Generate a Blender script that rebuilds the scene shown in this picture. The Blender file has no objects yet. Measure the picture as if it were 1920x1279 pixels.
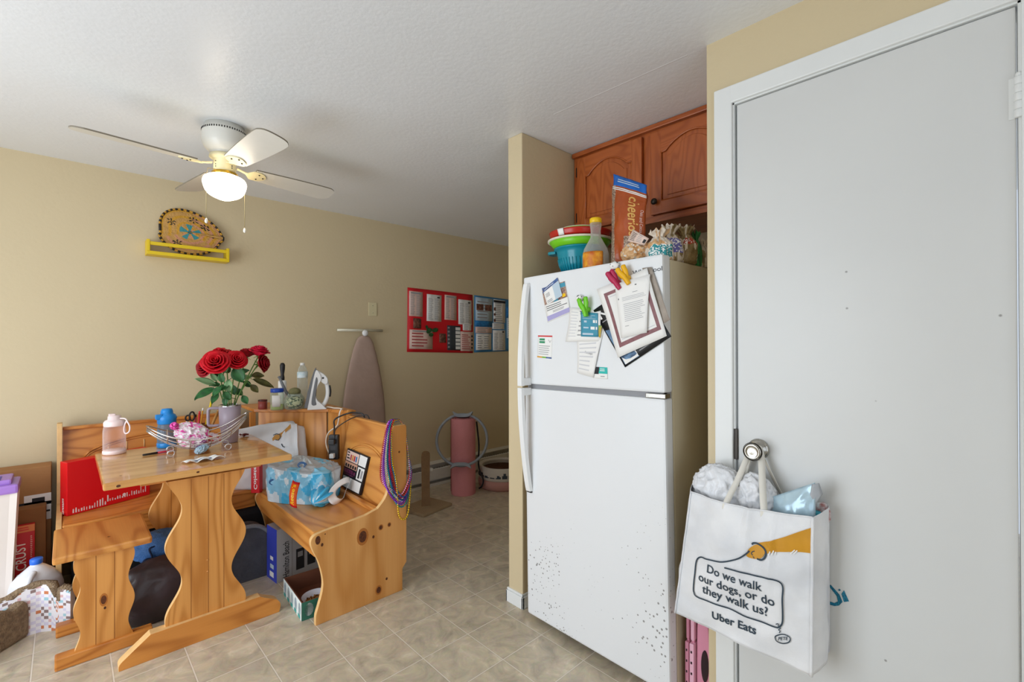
import bpy, bmesh, math, random
from mathutils import Vector, Matrix, noise
import numpy as np
SC = bpy.context.scene
COL = SC.collection
PI = math.pi
# ---------------------------------------------------------------- camera
EYE = 1.283
FPX = 873.2
YAW, PITCH, ROLL = 0.806984, 0.0039223, -0.0018488
fw = Vector((math.cos(YAW)*math.cos(PITCH), math.sin(YAW)*math.cos(PITCH), math.sin(PITCH)))
rt = Vector((math.sin(YAW), -math.cos(YAW), 0)); up = rt.cross(fw)
rt, up = rt*math.cos(ROLL)+up*math.sin(ROLL), up*math.cos(ROLL)-rt*math.sin(ROLL)
cam = bpy.data.objects.new('camera', bpy.data.cameras.new('camera'))
COL.objects.link(cam)
m = Matrix((rt, up, -fw)).transposed().to_4x4(); m.translation = (0, 0, EYE)
cam.matrix_world = m
cam.data.lens = FPX/1920*36; cam.data.sensor_width = 36; cam.data.clip_start = .02
SC.camera = cam
# ---------------------------------------------------------------- light and exposure
SC.view_settings.view_transform = 'Standard'; SC.view_settings.look = 'None'
SC.view_settings.gamma = 1; SC.view_settings.use_curve_mapping = False
SC.view_settings.exposure = 0.06
SC.cycles.max_bounces = 10; SC.cycles.diffuse_bounces = 6; SC.cycles.transparent_max_bounces = 16
SC.cycles.sample_clamp_indirect = 8
w = bpy.data.worlds.new('world'); SC.world = w; w.use_nodes = True
w.node_tree.nodes['Background'].inputs[0].default_value = (.75, .85, 1, 1)
w.node_tree.nodes['Background'].inputs[1].default_value = 1.0
def area(name, loc, direction, sx, sy, power, col=(1, 1, 1)):
    l = bpy.data.lights.new(name, 'AREA'); l.shape = 'RECTANGLE'; l.size = sx; l.size_y = sy; l.energy = power; l.color = col
    o = bpy.data.objects.new(name, l); COL.objects.link(o); o.location = loc
    o.rotation_euler = Vector(direction).to_track_quat('-Z', 'Z').to_euler(); return o
# daylight through the patio door behind the camera and through the window at its side
area('daylight_side', (-1.52, 1.85, 1.05), (1, .12, 0), 2.1, 1.9, 67, (.86, .93, 1))
area('daylight_rear', (-.1, -1.82, 1.15), (0, 1, 0), 2.1, 1.9, 15, (.86, .93, 1))

# ---------------------------------------------------------------- helpers
ROOT = {}
def hx(c):
    if isinstance(c, str):
        v = [int(c[i:i+2], 16)/255 for i in (0, 2, 4)]
        return tuple(x/12.92 if x <= .04045 else ((x+.055)/1.055)**2.4 for x in v)
    return tuple(c)
MATS = {}
def nodes_of(mt):
    mt.use_nodes = True
    nt = mt.node_tree; b = nt.nodes['Principled BSDF']
    return nt, b
def N(nt, t, **kw):
    n = nt.nodes.new(t)
    for k, v in kw.items():
        if k in ('inp',):
            for i, x in v.items(): n.inputs[i].default_value = x
        else: setattr(n, k, v)
    return n
def mat(name, col, rough=.5, metal=0, var=0, vs=8, bump=0, bs=60, trans=0, alpha=1, spec=.5, emit=0, coat=0, col2=None, ior=1.45, sheen=0):
    """plain procedural material: base colour broken by noise, optional second colour and bump"""
    if name in MATS: return MATS[name]
    mt = bpy.data.materials.new(name); nt, b = nodes_of(mt); L = nt.links.new
    c = hx(col); b.inputs['Base Color'].default_value = (*c, 1)
    b.inputs['Roughness'].default_value = rough; b.inputs['Metallic'].default_value = metal
    b.inputs['Specular IOR Level'].default_value = spec; b.inputs['IOR'].default_value = ior
    b.inputs['Transmission Weight'].default_value = trans; b.inputs['Alpha'].default_value = alpha
    b.inputs['Coat Weight'].default_value = coat
    b.inputs['Sheen Weight'].default_value = sheen
    if emit:
        b.inputs['Emission Color'].default_value = (*c, 1); b.inputs['Emission Strength'].default_value = emit
    tc = N(nt, 'ShaderNodeTexCoord')
    if var or col2:
        nz = N(nt, 'ShaderNodeTexNoise', inp={'Scale': vs, 'Detail': 4}); L(tc.outputs['Object'], nz.inputs['Vector'])
        mx = N(nt, 'ShaderNodeMix', data_type='RGBA')
        rp = N(nt, 'ShaderNodeMapRange', inp={1: .35, 2: .65}); L(nz.outputs['Fac'], rp.inputs[0]); L(rp.outputs[0], mx.inputs[0])
        d = hx(col2) if col2 else tuple(x*(1-var) for x in c)
        mx.inputs[6].default_value = (*c, 1); mx.inputs[7].default_value = (*d, 1)
        L(mx.outputs[2], b.inputs['Base Color'])
        if emit: L(mx.outputs[2], b.inputs['Emission Color'])
    if bump:
        nz = N(nt, 'ShaderNodeTexNoise', inp={'Scale': bs, 'Detail': 3}); L(tc.outputs['Object'], nz.inputs['Vector'])
        bp = N(nt, 'ShaderNodeBump', inp={'Strength': bump, 'Distance': .01}); L(nz.outputs['Fac'], bp.inputs['Height']); L(bp.outputs[0], b.inputs['Normal'])
    MATS[name] = mt; return mt
def wood(name, light, dark, axis=2, seed=0, rough=.35, freq=9, coat=.0, knots=.0, scale=1.0):
    """sawn wood: contour lines of a stretched noise give the cathedral grain, fine streaks and a few knots on top"""
    if name in MATS: return MATS[name]
    mt = bpy.data.materials.new(name); nt, b = nodes_of(mt); L = nt.links.new
    tc = N(nt, 'ShaderNodeTexCoord'); mp = N(nt, 'ShaderNodeMapping'); L(tc.outputs['Object'], mp.inputs['Vector'])
    s = [5.5*scale]*3; s[axis] = .9*scale; mp.inputs['Scale'].default_value = s; mp.inputs['Location'].default_value = (seed*3.1, seed*1.7, seed*2.3)
    n1 = N(nt, 'ShaderNodeTexNoise', inp={'Scale': 1.0, 'Detail': 1.5, 'Roughness': .4}); L(mp.outputs[0], n1.inputs['Vector'])
    ml = N(nt, 'ShaderNodeMath', operation='MULTIPLY', inp={1: freq*6.28}); L(n1.outputs['Fac'], ml.inputs[0])
    sn = N(nt, 'ShaderNodeMath', operation='SINE'); L(ml.outputs[0], sn.inputs[0])
    r1 = N(nt, 'ShaderNodeMapRange', inp={1: -1, 2: 1, 3: 0, 4: 1}); L(sn.outputs[0], r1.inputs[0])
    pw = N(nt, 'ShaderNodeMath', operation='POWER', inp={1: 2.2}); L(r1.outputs[0], pw.inputs[0])
    m2 = N(nt, 'ShaderNodeMapping'); L(tc.outputs['Object'], m2.inputs['Vector'])
    s2 = [260]*3; s2[axis] = 5; m2.inputs['Scale'].default_value = s2
    n2 = N(nt, 'ShaderNodeTexNoise', inp={'Scale': 1.0, 'Detail': 2}); L(m2.outputs[0], n2.inputs['Vector'])
    m3 = N(nt, 'ShaderNodeMapping'); L(tc.outputs['Object'], m3.inputs['Vector'])
    s3 = [9]*3; s3[axis] = .25; m3.inputs['Scale'].default_value = s3; m3.inputs['Location'].default_value = (seed, seed*2, seed)
    n3 = N(nt, 'ShaderNodeTexNoise', inp={'Scale': 1.0, 'Detail': 0}); L(m3.outputs[0], n3.inputs['Vector'])
    a = N(nt, 'ShaderNodeMath', operation='MULTIPLY_ADD', inp={1: .30}); L(n2.outputs['Fac'], a.inputs[0])
    pm = N(nt, 'ShaderNodeMath', operation='MULTIPLY', inp={1: .5}); L(pw.outputs[0], pm.inputs[0]); L(pm.outputs[0], a.inputs[2])
    a2 = N(nt, 'ShaderNodeMath', operation='MULTIPLY_ADD', inp={1: .55}); L(n3.outputs['Fac'], a2.inputs[0]); L(a.outputs[0], a2.inputs[2])
    r2 = N(nt, 'ShaderNodeMapRange', inp={1: .25, 2: 1.0}); L(a2.outputs[0], r2.inputs[0])
    mx = N(nt, 'ShaderNodeMix', data_type='RGBA'); L(r2.outputs[0], mx.inputs[0])
    mx.inputs[6].default_value = (*hx(light), 1); mx.inputs[7].default_value = (*hx(dark), 1)
    out = mx.outputs[2]
    if knots:
        m4 = N(nt, 'ShaderNodeMapping'); L(tc.outputs['Object'], m4.inputs['Vector'])
        s4 = [5.0]*3; s4[axis] = 2.6; m4.inputs['Scale'].default_value = s4; m4.inputs['Location'].default_value = (seed*.7, seed*.3, seed*.9)
        vo = N(nt, 'ShaderNodeTexVoronoi', inp={'Scale': 1.0, 'Randomness': 1.0}); L(m4.outputs[0], vo.inputs['Vector'])
        r3 = N(nt, 'ShaderNodeMapRange', inp={1: knots, 2: knots*.4, 3: 0, 4: .85}); L(vo.outputs['Distance'], r3.inputs[0])
        mk = N(nt, 'ShaderNodeMix', data_type='RGBA'); L(r3.outputs[0], mk.inputs[0]); L(out, mk.inputs[6]); mk.inputs[7].default_value = (*hx('5a2c12'), 1)
        out = mk.outputs[2]
    L(out, b.inputs['Base Color'])
    b.inputs['Roughness'].default_value = rough; b.inputs['Coat Weight'].default_value = coat; b.inputs['Coat Roughness'].default_value = .08
    bp = N(nt, 'ShaderNodeBump', inp={'Strength': .05, 'Distance': .004}); L(a2.outputs[0], bp.inputs['Height']); L(bp.outputs[0], b.inputs['Normal'])
    MATS[name] = mt; return mt

def at(px, py, x=None, y=None, z=None, o=None, n=None):
    """the point of a plane (x=, y=, z= or o/n) that the 1920 x 1279 picture shows at a pixel"""
    d = fw + rt*((px-960)/FPX) - up*((py-639.5)/FPX)
    e = Vector((0, 0, EYE))
    if x is not None: t = x/d.x
    elif y is not None: t = y/d.y
    elif z is not None: t = (z-EYE)/d.z
    else: t = (Vector(o)-e).dot(n)/d.dot(n)
    return e + d*t

class MB:
    """collects shapes; build() links them as ONE mesh object"""
    def __init__(s): s.v = []; s.f = []; s.mi = []; s.sm = []; s.mats = []
    def m(s, mt):
        if mt not in s.mats: s.mats.append(mt)
        return s.mats.index(mt)
    def add(s, vs, fs, mt=None, smooth=False):
        b = len(s.v); s.v += [Vector(x) for x in vs]; k = s.m(mt) if mt else 0
        for f in fs: s.f.append([b+i for i in f]); s.mi.append(k); s.sm.append(smooth)
        return s
    def box(s, lo, hi, mt=None, M=None):
        x0, y0, z0 = lo; x1, y1, z1 = hi
        vs = [Vector(p) for p in ((x0,y0,z0),(x1,y0,z0),(x1,y1,z0),(x0,y1,z0),(x0,y0,z1),(x1,y0,z1),(x1,y1,z1),(x0,y1,z1))]
        if M: vs = [M @ v for v in vs]
        return s.add(vs, [(0,3,2,1),(4,5,6,7),(0,1,5,4),(1,2,6,5),(2,3,7,6),(3,0,4,7)], mt)
    def rbox(s, lo, hi, r=.004, mt=None, M=None, seg=2, smooth=True):
        bm = bmesh.new(); bmesh.ops.create_cube(bm, size=1)
        lo = Vector(lo); hi = Vector(hi)
        for v in bm.verts: v.co = Vector(((v.co.x+.5)*(hi.x-lo.x)+lo.x, (v.co.y+.5)*(hi.y-lo.y)+lo.y, (v.co.z+.5)*(hi.z-lo.z)+lo.z))
        r = min(r, min(hi-lo)*.49)
        bmesh.ops.bevel(bm, geom=bm.edges[:], offset=r, segments=seg, affect='EDGES', profile=.6)
        s.bm(bm, mt, M, smooth=False); return s
    def bm(s, bm, mt=None, M=None, smooth=True):
        bm.verts.ensure_lookup_table(); bm.verts.index_update()
        s.add([(M @ v.co if M else v.co.copy()) for v in bm.verts], [[v.index for v in f.verts] for f in bm.faces], mt, smooth); bm.free(); return s
    def prism(s, poly, fn, t0, t1, mt=None, edge=None):
        """poly of 2-d points, fn(a, b, t) -> 3-d, extruded from t0 to t1"""
        n = len(poly); vs = [fn(a, b, t0) for a, b in poly]+[fn(a, b, t1) for a, b in poly]
        s.add(vs, [list(range(n))[::-1], list(range(n, 2*n))], mt)
        b = len(s.v)-2*n; k = s.m(edge or mt) if (edge or mt) else 0
        for i in range(n):
            j = (i+1) % n; s.f.append([b+i, b+j, b+n+j, b+n+i]); s.mi.append(k); s.sm.append(False)
        return s
    def lathe(s, prof, c=(0, 0, 0), seg=28, mt=None, M=None, smooth=True, cap=True):
        """profile of (radius, height) turned about z"""
        c = Vector(c); n = len(prof); vs = []; fs = []
        for r, z in prof:
            for i in range(seg):
                a = 2*PI*i/seg; p = Vector((max(r, 1e-5)*math.cos(a), max(r, 1e-5)*math.sin(a), z)); vs.append((M @ p if M else p)+c)
        for k in range(n-1):
            for i in range(seg):
                j = (i+1) % seg; fs.append((k*seg+i, k*seg+j, (k+1)*seg+j, (k+1)*seg+i))
        if cap:
            if prof[0][0] > 1e-4: fs.append(list(range(seg))[::-1])
            if prof[-1][0] > 1e-4: fs.append([(n-1)*seg+i for i in range(seg)])
        return s.add(vs, fs, mt, smooth)
    def tube(s, pts, r, seg=8, mt=None, closed=False, cap=True):
        pts = [Vector(p) for p in pts]; n = len(pts); rr = r if isinstance(r, (list, tuple)) else [r]*n
        vs = []; fs = []; prev = None
        for i in range(n):
            a = pts[i-1] if (i or closed) else pts[i]; b = pts[(i+1) % n] if (i < n-1 or closed) else pts[i]
            t = (b-a).normalized()
            if prev is None: u = t.orthogonal().normalized()
            else: u = (prev-t*prev.dot(t)); u = u.normalized() if u.length > 1e-6 else t.orthogonal().normalized()
            prev = u; w_ = t.cross(u)
            for k in range(seg):
                q = 2*PI*k/seg; vs.append(pts[i]+(u*math.cos(q)+w_*math.sin(q))*rr[i])
        for i in range(n if closed else n-1):
            for k in range(seg):
                l = (k+1) % seg; j = (i+1) % n; fs.append((i*seg+k, i*seg+l, j*seg+l, j*seg+k))
        if cap and not closed: fs += [list(range(seg))[::-1], [(n-1)*seg+k for k in range(seg)]]
        return s.add(vs, fs, mt, True)
    def ball(s, c, r, mt=None, seg=12, M=None):
        rx = r if isinstance(r, (tuple, list)) else (r, r, r); prof = []
        vs = []; fs = []; h = seg//2
        for k in range(h+1):
            th = PI*k/h
            for i in range(seg):
                a = 2*PI*i/seg; p = Vector((rx[0]*math.sin(th)*math.cos(a), rx[1]*math.sin(th)*math.sin(a), -rx[2]*math.cos(th)))
                vs.append((M @ p if M else p)+Vector(c))
        for k in range(h):
            for i in range(seg):
                j = (i+1) % seg; fs.append((k*seg+i, k*seg+j, (k+1)*seg+j, (k+1)*seg+i))
        return s.add(vs, fs, mt, True)
    def grid(s, fn, nu, nv, mt=None, thick=0, smooth=True, pick=None):
        """surface fn(u, v) over [0,1]^2; pick(u, v) may name a material per cell; thick gives it a back"""
        vs = [fn(i/nu, j/nv) for j in range(nv+1) for i in range(nu+1)]; vs = [Vector(v) for v in vs]
        fs = [(j*(nu+1)+i, j*(nu+1)+i+1, (j+1)*(nu+1)+i+1, (j+1)*(nu+1)+i) for j in range(nv) for i in range(nu)]
        base = len(s.f); s.add(vs, fs, mt, smooth)
        if pick:
            for j in range(nv):
                for i in range(nu):
                    p = pick((i+.5)/nu, (j+.5)/nv)
                    if p: s.mi[base+j*nu+i] = s.m(p)
        if thick:
            nrm = [Vector() for _ in vs]
            for f in fs:
                q = (vs[f[1]]-vs[f[0]]).cross(vs[f[3]]-vs[f[0]])
                q2 = (vs[f[3]]-vs[f[2]]).cross(vs[f[1]]-vs[f[2]])
                for i in f: nrm[i] += q+q2
            back = [v-(n.normalized() if n.length > 1e-12 else Vector((0, 0, 1)))*thick for v, n in zip(vs, nrm)]
            s.add(back, [f[::-1] for f in fs], mt, smooth)
            b0 = len(s.v)-2*len(vs); o = len(vs); k = s.m(mt) if mt else 0
            ring = list(range(nu+1))+[j*(nu+1)+nu for j in range(1, nv+1)]+[nv*(nu+1)+i for i in range(nu-1, -1, -1)]+[j*(nu+1) for j in range(nv-1, 0, -1)]
            for a in range(len(ring)):
                p, q = ring[a], ring[(a+1) % len(ring)]
                s.f.append([b0+q, b0+p, b0+o+p, b0+o+q]); s.mi.append(k); s.sm.append(False)
        return s
    def poly(s, pts, mt): return s.add(pts, [list(range(len(pts)))], mt)
    def build(s, name, mt=None, parent=None, kind=None, label=None, bevel=0, auto=None):
        off = Vector(ROOT.get(parent.name, (0, 0, 0))) if parent else Vector()
        me = bpy.data.meshes.new(name)
        me.from_pydata([tuple(v-off) for v in s.v], [], s.f)
        if s.mats:
            for q in s.mats: me.materials.append(q)
        if mt and not s.mats: me.materials.append(mt)
        me.polygons.foreach_set('material_index', s.mi); me.polygons.foreach_set('use_smooth', s.sm); me.update()
        o = bpy.data.objects.new(name, me); COL.objects.link(o)
        if parent: o.parent = parent; ROOT[o.name] = off
        if kind: o['kind'] = kind
        if label: o['label'] = label
        if bevel:
            b = o.modifiers.new('edge', 'BEVEL'); b.width = bevel; b.segments = 2; b.limit_method = 'ANGLE'; b.angle_limit = .7
        return o
def tag(o, label, cat, group=None):
    o['label'] = label; o['category'] = cat
    if group: o['group'] = group
    return o
def thing(name, label, cat, loc, group=None):
    o = bpy.data.objects.new(name, None); COL.objects.link(o); o.location = loc; o.empty_display_size = .05
    ROOT[o.name] = tuple(loc); return tag(o, label, cat, group)
def struct(name, mb, mt=None, parent=None, bevel=0): return mb.build(name, mt, parent, 'structure', bevel=bevel)
def lerp(a, b, t): return a+(b-a)*t
def bil(TL, TR, BR, BL, s, t):
    return (Vector(TL)*(1-s)+Vector(TR)*s)*(1-t)+(Vector(BL)*(1-s)+Vector(BR)*s)*t
TXT = {}
def text2d(string, bold=0.0, font_scale=1):
    """outline faces of a word in 2-d, baseline at y=0, width in units of its own size"""
    k = (string, bold)
    if k in TXT: return TXT[k]
    cu = bpy.data.curves.new('t', 'FONT'); cu.body = string; cu.size = 1; cu.resolution_u = 3; cu.offset = bold
    o = bpy.data.objects.new('t', cu); COL.objects.link(o)
    dg = bpy.context.evaluated_depsgraph_get(); me = bpy.data.meshes.new_from_object(o.evaluated_get(dg))
    vs = [(v.co.x, v.co.y) for v in me.vertices]; fs = [list(p.vertices) for p in me.polygons]
    bpy.data.objects.remove(o); bpy.data.curves.remove(cu); bpy.data.meshes.remove(me)
    x0 = min(v[0] for v in vs); x1 = max(v[0] for v in vs)
    vs = [((x-x0), y) for x, y in vs]; TXT[k] = (vs, fs, x1-x0); return TXT[k]
def put_text(mb, string, fn, s0, t0, s1, t1, h, mt, bold=0.0):
    """word on a surface fn(s, t): baseline from (s0, t0) to (s1, t1); h = capital height as a vector (ds, dt)"""
    vs, fs, wd = text2d(string, bold)
    out = [fn(s0+(s1-s0)*x/wd+h[0]*y/.7, t0+(t1-t0)*x/wd+h[1]*y/.7) for x, y in vs]
    mb.add(out, fs, mt)
def smooth_path(pts, n=8, closed=False):
    """Catmull-Rom through points"""
    P = [Vector(p) for p in pts]; out = []; L_ = len(P)
    for i in range(L_ if closed else L_-1):
        a = P[(i-1) % L_] if (closed or i) else P[0]; b = P[i]; c = P[(i+1) % L_]; d = P[(i+2) % L_] if (closed or i+2 < L_) else P[-1]
        for k in range(n):
            t = k/n; out.append(.5*((2*b)+(c-a)*t+(2*a-5*b+4*c-d)*t*t+(3*b-a-3*c+d)*t**3))
    if not closed: out.append(P[-1])
    return out
def smooth2(pts, n=8, closed=False): return [(p.x, p.y) for p in smooth_path([(a, b, 0) for a, b in pts], n, closed)]
def blob(mb, c, r, amp=.2, freq=3, seed=0, mt=None, sub=4, M=None, pick=None, floor=None, sharp=0, smooth=True):
    """crumpled closed shape: a sphere pushed in and out by noise, flattened where it rests"""
    bm = bmesh.new(); bmesh.ops.create_icosphere(bm, subdivisions=sub, radius=1)
    vs = []; c = Vector(c)
    for v in bm.verts:
        n = noise.noise(v.co*freq+Vector((seed*7.3, seed*3.1, seed)))
        if sharp:
            dd = noise.voronoi(v.co*freq*1.15+Vector((seed, 9, seed*2)))[0]; d3 = noise.voronoi(v.co*freq*2.6+Vector((seed*3, 1, seed)))[0]
            n = lerp(n, .45-1.5*(dd[1]-dd[0])-.45*(d3[1]-d3[0]), sharp)
        p = v.co*(1+amp*n); p = Vector((p.x*r[0], p.y*r[1], p.z*r[2]))
        if M: p = M @ p
        p = p+c
        if floor is not None and p.z < floor: p.z = floor
        vs.append(p)
    base = len(mb.f); fs = [[v.index for v in f.verts] for f in bm.faces]; cs = [f.calc_center_median() for f in bm.faces]; bm.free()
    mb.add(vs, fs, mt, smooth)
    if pick:
        for i, q in enumerate(cs):
            p = pick(q)
            if p: mb.mi[base+i] = mb.m(p)
    return mb

# ---------------------------------------------------------------- room shell
H = 2.3035; YB = 3.577; XD = 1.589
def paint_mat(name, col, bump=.08):
    mt = bpy.data.materials.new(name); nt, b = nodes_of(mt); L = nt.links.new
    tc = N(nt, 'ShaderNodeTexCoord')
    n1 = N(nt, 'ShaderNodeTexNoise', inp={'Scale': 1.3, 'Detail': 3}); L(tc.outputs['Object'], n1.inputs['Vector'])
    mx = N(nt, 'ShaderNodeMix', data_type='RGBA'); L(n1.outputs['Fac'], mx.inputs[0]); c = hx(col)
    mx.inputs[6].default_value = (*[x*.97 for x in c], 1); mx.inputs[7].default_value = (*[min(1, x*1.03) for x in c], 1)
    L(mx.outputs[2], b.inputs['Base Color']); b.inputs['Roughness'].default_value = .45; b.inputs['Specular IOR Level'].default_value = .35
    n2 = N(nt, 'ShaderNodeTexNoise', inp={'Scale': 55, 'Detail': 4}); L(tc.outputs['Object'], n2.inputs['Vector'])
    n3 = N(nt, 'ShaderNodeTexNoise', inp={'Scale': 2.2, 'Detail': 2}); L(tc.outputs['Object'], n3.inputs['Vector'])
    a = N(nt, 'ShaderNodeMath', operation='MULTIPLY_ADD', inp={1: 6.0}); L(n3.outputs['Fac'], a.inputs[0]); L(n2.outputs['Fac'], a.inputs[2])
    bp = N(nt, 'ShaderNodeBump', inp={'Strength': bump, 'Distance': .01}); L(a.outputs[0], bp.inputs['Height']); L(bp.outputs[0], b.inputs['Normal'])
    MATS[name] = mt; return mt
WALL = paint_mat('tan_wall_paint', 'cfbe9b')
CEIL = paint_mat('white_ceiling_paint', 'e4e7ea', .10); CEIL.node_tree.nodes['Principled BSDF'].inputs['Roughness'].default_value = .32
TRIM = mat('white_trim_paint', 'e2e4e3', .35, var=.03, vs=3, bump=.03, bs=40)
def floor_mat():
    mt = bpy.data.materials.new('vinyl_tile'); nt, b = nodes_of(mt); L = nt.links.new
    tc = N(nt, 'ShaderNodeTexCoord'); S = .2294
    mp = N(nt, 'ShaderNodeMapping'); L(tc.outputs['Object'], mp.inputs['Vector'])
    mp.inputs['Location'].default_value = (-.82146/S, -1.85146/S, 0); mp.inputs['Scale'].default_value = (1/S, 1/S, 1/S)
    fr = N(nt, 'ShaderNodeVectorMath', operation='FRACTION'); L(mp.outputs[0], fr.inputs[0])
    fl = N(nt, 'ShaderNodeVectorMath', operation='FLOOR'); L(mp.outputs[0], fl.inputs[0])
    sx = N(nt, 'ShaderNodeSeparateXYZ'); L(fr.outputs[0], sx.inputs[0])
    def edge(o):
        a = N(nt, 'ShaderNodeMath', operation='SUBTRACT', inp={1: .5}); L(o, a.inputs[0])
        q = N(nt, 'ShaderNodeMath', operation='ABSOLUTE'); L(a.outputs[0], q.inputs[0]); return q.outputs[0]
    mxm = N(nt, 'ShaderNodeMath', operation='MAXIMUM'); L(edge(sx.outputs[0]), mxm.inputs[0]); L(edge(sx.outputs[1]), mxm.inputs[1])
    gr = N(nt, 'ShaderNodeMapRange', inp={1: .4885, 2: .4925}); L(mxm.outputs[0], gr.inputs[0])
    dk = N(nt, 'ShaderNodeMapRange', inp={1: .475, 2: .4885}); L(mxm.outputs[0], dk.inputs[0])
    wn = N(nt, 'ShaderNodeTexWhiteNoise'); L(fl.outputs[0], wn.inputs['Vector'])
    ad = N(nt, 'ShaderNodeVectorMath', operation='MULTIPLY_ADD'); L(wn.outputs['Color'], ad.inputs[0]); ad.inputs[1].default_value = (9, 9, 9); L(mp.outputs[0], ad.inputs[2])
    n1 = N(nt, 'ShaderNodeTexNoise', inp={'Scale': 2.1, 'Detail': 6, 'Roughness': .62, 'Distortion': 1.2}); L(ad.outputs[0], n1.inputs['Vector'])
    n2 = N(nt, 'ShaderNodeTexNoise', inp={'Scale': 5.5, 'Detail': 5, 'Roughness': .6, 'Distortion': 2.0}); L(ad.outputs[0], n2.inputs['Vector'])
    rp = N(nt, 'ShaderNodeValToRGB'); L(n1.outputs['Fac'], rp.inputs[0])
    e = rp.color_ramp.elements; e[0].position = .28; e[0].color = (*hx('a69a86'), 1); e[1].position = .72; e[1].color = (*hx('e0d4be'), 1)
    q = e.new(.45); q.color = (*hx('bfb29c'), 1); q = e.new(.58); q.color = (*hx('cdbfa6'), 1)
    mx = N(nt, 'ShaderNodeMix', data_type='RGBA', blend_type='SOFT_LIGHT'); mx.inputs[0].default_value = .28; L(rp.outputs[0], mx.inputs[6]); L(n2.outputs['Color'], mx.inputs[7])
    bc = N(nt, 'ShaderNodeMix', data_type='RGBA', blend_type='MULTIPLY'); L(mx.outputs[2], bc.inputs[6]); bc.inputs[7].default_value = (.72, .70, .67, 1)
    dm = N(nt, 'ShaderNodeMath', operation='MULTIPLY', inp={1: .5}); L(dk.outputs[0], dm.inputs[0]); L(dm.outputs[0], bc.inputs[0])
    g = N(nt, 'ShaderNodeMix', data_type='RGBA'); L(gr.outputs[0], g.inputs[0]); L(bc.outputs[2], g.inputs[6]); g.inputs[7].default_value = (*hx('e0d6c6'), 1)
    L(g.outputs[2], b.inputs['Base Color']); b.inputs['Roughness'].default_value = .38
    hg = N(nt, 'ShaderNodeMath', operation='MULTIPLY_ADD', inp={1: .35}); L(n2.outputs['Fac'], hg.inputs[0]); 
    iv = N(nt, 'ShaderNodeMath', operation='MULTIPLY', inp={1: -1.0}); L(gr.outputs[0], iv.inputs[0]); L(iv.outputs[0], hg.inputs[2])
    bp = N(nt, 'ShaderNodeBump', inp={'Strength': .25, 'Distance': .002}); L(hg.outputs[0], bp.inputs['Height']); L(bp.outputs[0], b.inputs['Normal'])
    return mt
struct('floor', MB().box((-1.5, -1.75, -.1), (4.6, YB+.1, 0)), floor_mat())
c = MB().box((-1.5, -1.75, H), (4.6, YB+.1, H+.1), CEIL)
sa, sb = at(1040, 215, z=H), at(1290, 104, z=H)
dv = (sb-sa).normalized(); nv_ = Vector((-dv.y, dv.x, 0))*.004
c.add([sa-nv_*2, sb-nv_*2, sb, sa, sa+Vector((0, 0, -.0007))-nv_, sb+Vector((0, 0, -.0007))-nv_], [(0, 1, 5, 4), (4, 5, 2, 3)], CEIL)
struct('ceiling', c)
struct('wall_back', MB().box((-1.5, YB, 0), (4.6, YB+.1, H)), WALL)
struct('wall_far', MB().box((4.5, 1.69, 0), (4.6, YB, H)), WALL)
struct('wall_partition', MB().rbox((1.593, 1.592, 0), (4.5, 1.690, H), .006), WALL)
struct('wall_alcove', MB().box((2.36, .69, 0), (2.46, 1.592, H)), WALL)
DY0, DY1, DH = -.031, .594, 2.062
wr = MB().box((XD, DY1+.012, 0), (2.46, .689, H)).box((XD, -1.75, 0), (XD+.11, DY0-.012, H)).box((XD, DY0-.012, DH+.012), (XD+.11, DY1+.012, H))
struct('wall_right', wr, WALL)
wl = MB().box((-1.5, -1.75, 0), (-1.4, .75, H)).box((-1.5, 2.95, 0), (-1.4, YB, H)).box((-1.5, .75, 2.08), (-1.4, 2.95, H))
struct('wall_left', wl, WALL)
wq = MB().box((-1.4, -1.75, 0), (-1.2, -1.65, H)).box((1.0, -1.75, 0), (XD, -1.65, H)).box((-1.2, -1.75, 2.15), (1.0, -1.65, H))
struct('wall_rear', wq, WALL)
GL = bpy.data.materials.new('window_glass'); nt, b = nodes_of(GL)
tr = N(nt, 'ShaderNodeBsdfTransparent'); gl = N(nt, 'ShaderNodeBsdfGlossy', inp={'Roughness': .02}); ms = N(nt, 'ShaderNodeMixShader', inp={0: .06})
nt.links.new(tr.outputs[0], ms.inputs[1]); nt.links.new(gl.outputs[0], ms.inputs[2]); nt.links.new(ms.outputs[0], nt.nodes['Material Output'].inputs[0])
f = MB()
for a, b_ in ((.75, .81), (2.89, 2.95), (1.81, 1.89)): f.box((-1.48, a, 0), (-1.42, b_, 2.08))
for z0, z1 in ((0, .07), (2.01, 2.08)): f.box((-1.475, .81, z0), (-1.425, 2.89, z1))
w1 = struct('window_1', f, TRIM)
MB().box((-1.453, .81, .07), (-1.447, 2.89, 2.01)).build('window_pane', GL, w1)
f = MB()
for a, b_ in ((-1.2, -1.14), (.94, 1.0), (-.14, -.06)): f.box((a, -1.73, 0), (b_, -1.67, 2.15))
for z0, z1 in ((0, .08), (2.08, 2.15)): f.box((-1.14, -1.725, z0), (.94, -1.675, z1))
w2 = struct('window_2', f, TRIM)
MB().box((-1.14, -1.703, .08), (.94, -1.697, 2.08)).build('window_pane', GL, w2)
# baseboard round the partition end
bb = MB()
P = [(0, 0), (.011, 0), (.011, .055), (.006, .068), (.0, .07)]
bb.box((1.582, 1.582, 0), (1.596, 1.70, .058)).box((1.582, 1.582, 0), (2.3, 1.5925, .058)).box((1.586, 1.586, .058), (1.596, 1.696, .07)).box((1.586, 1.586, .058), (2.3, 1.5925, .07))
bb.box((1.582, 1.6895, 0), (4.4, 1.70, .058))
struct('baseboard_partition', bb, TRIM, bevel=.003)
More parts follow.
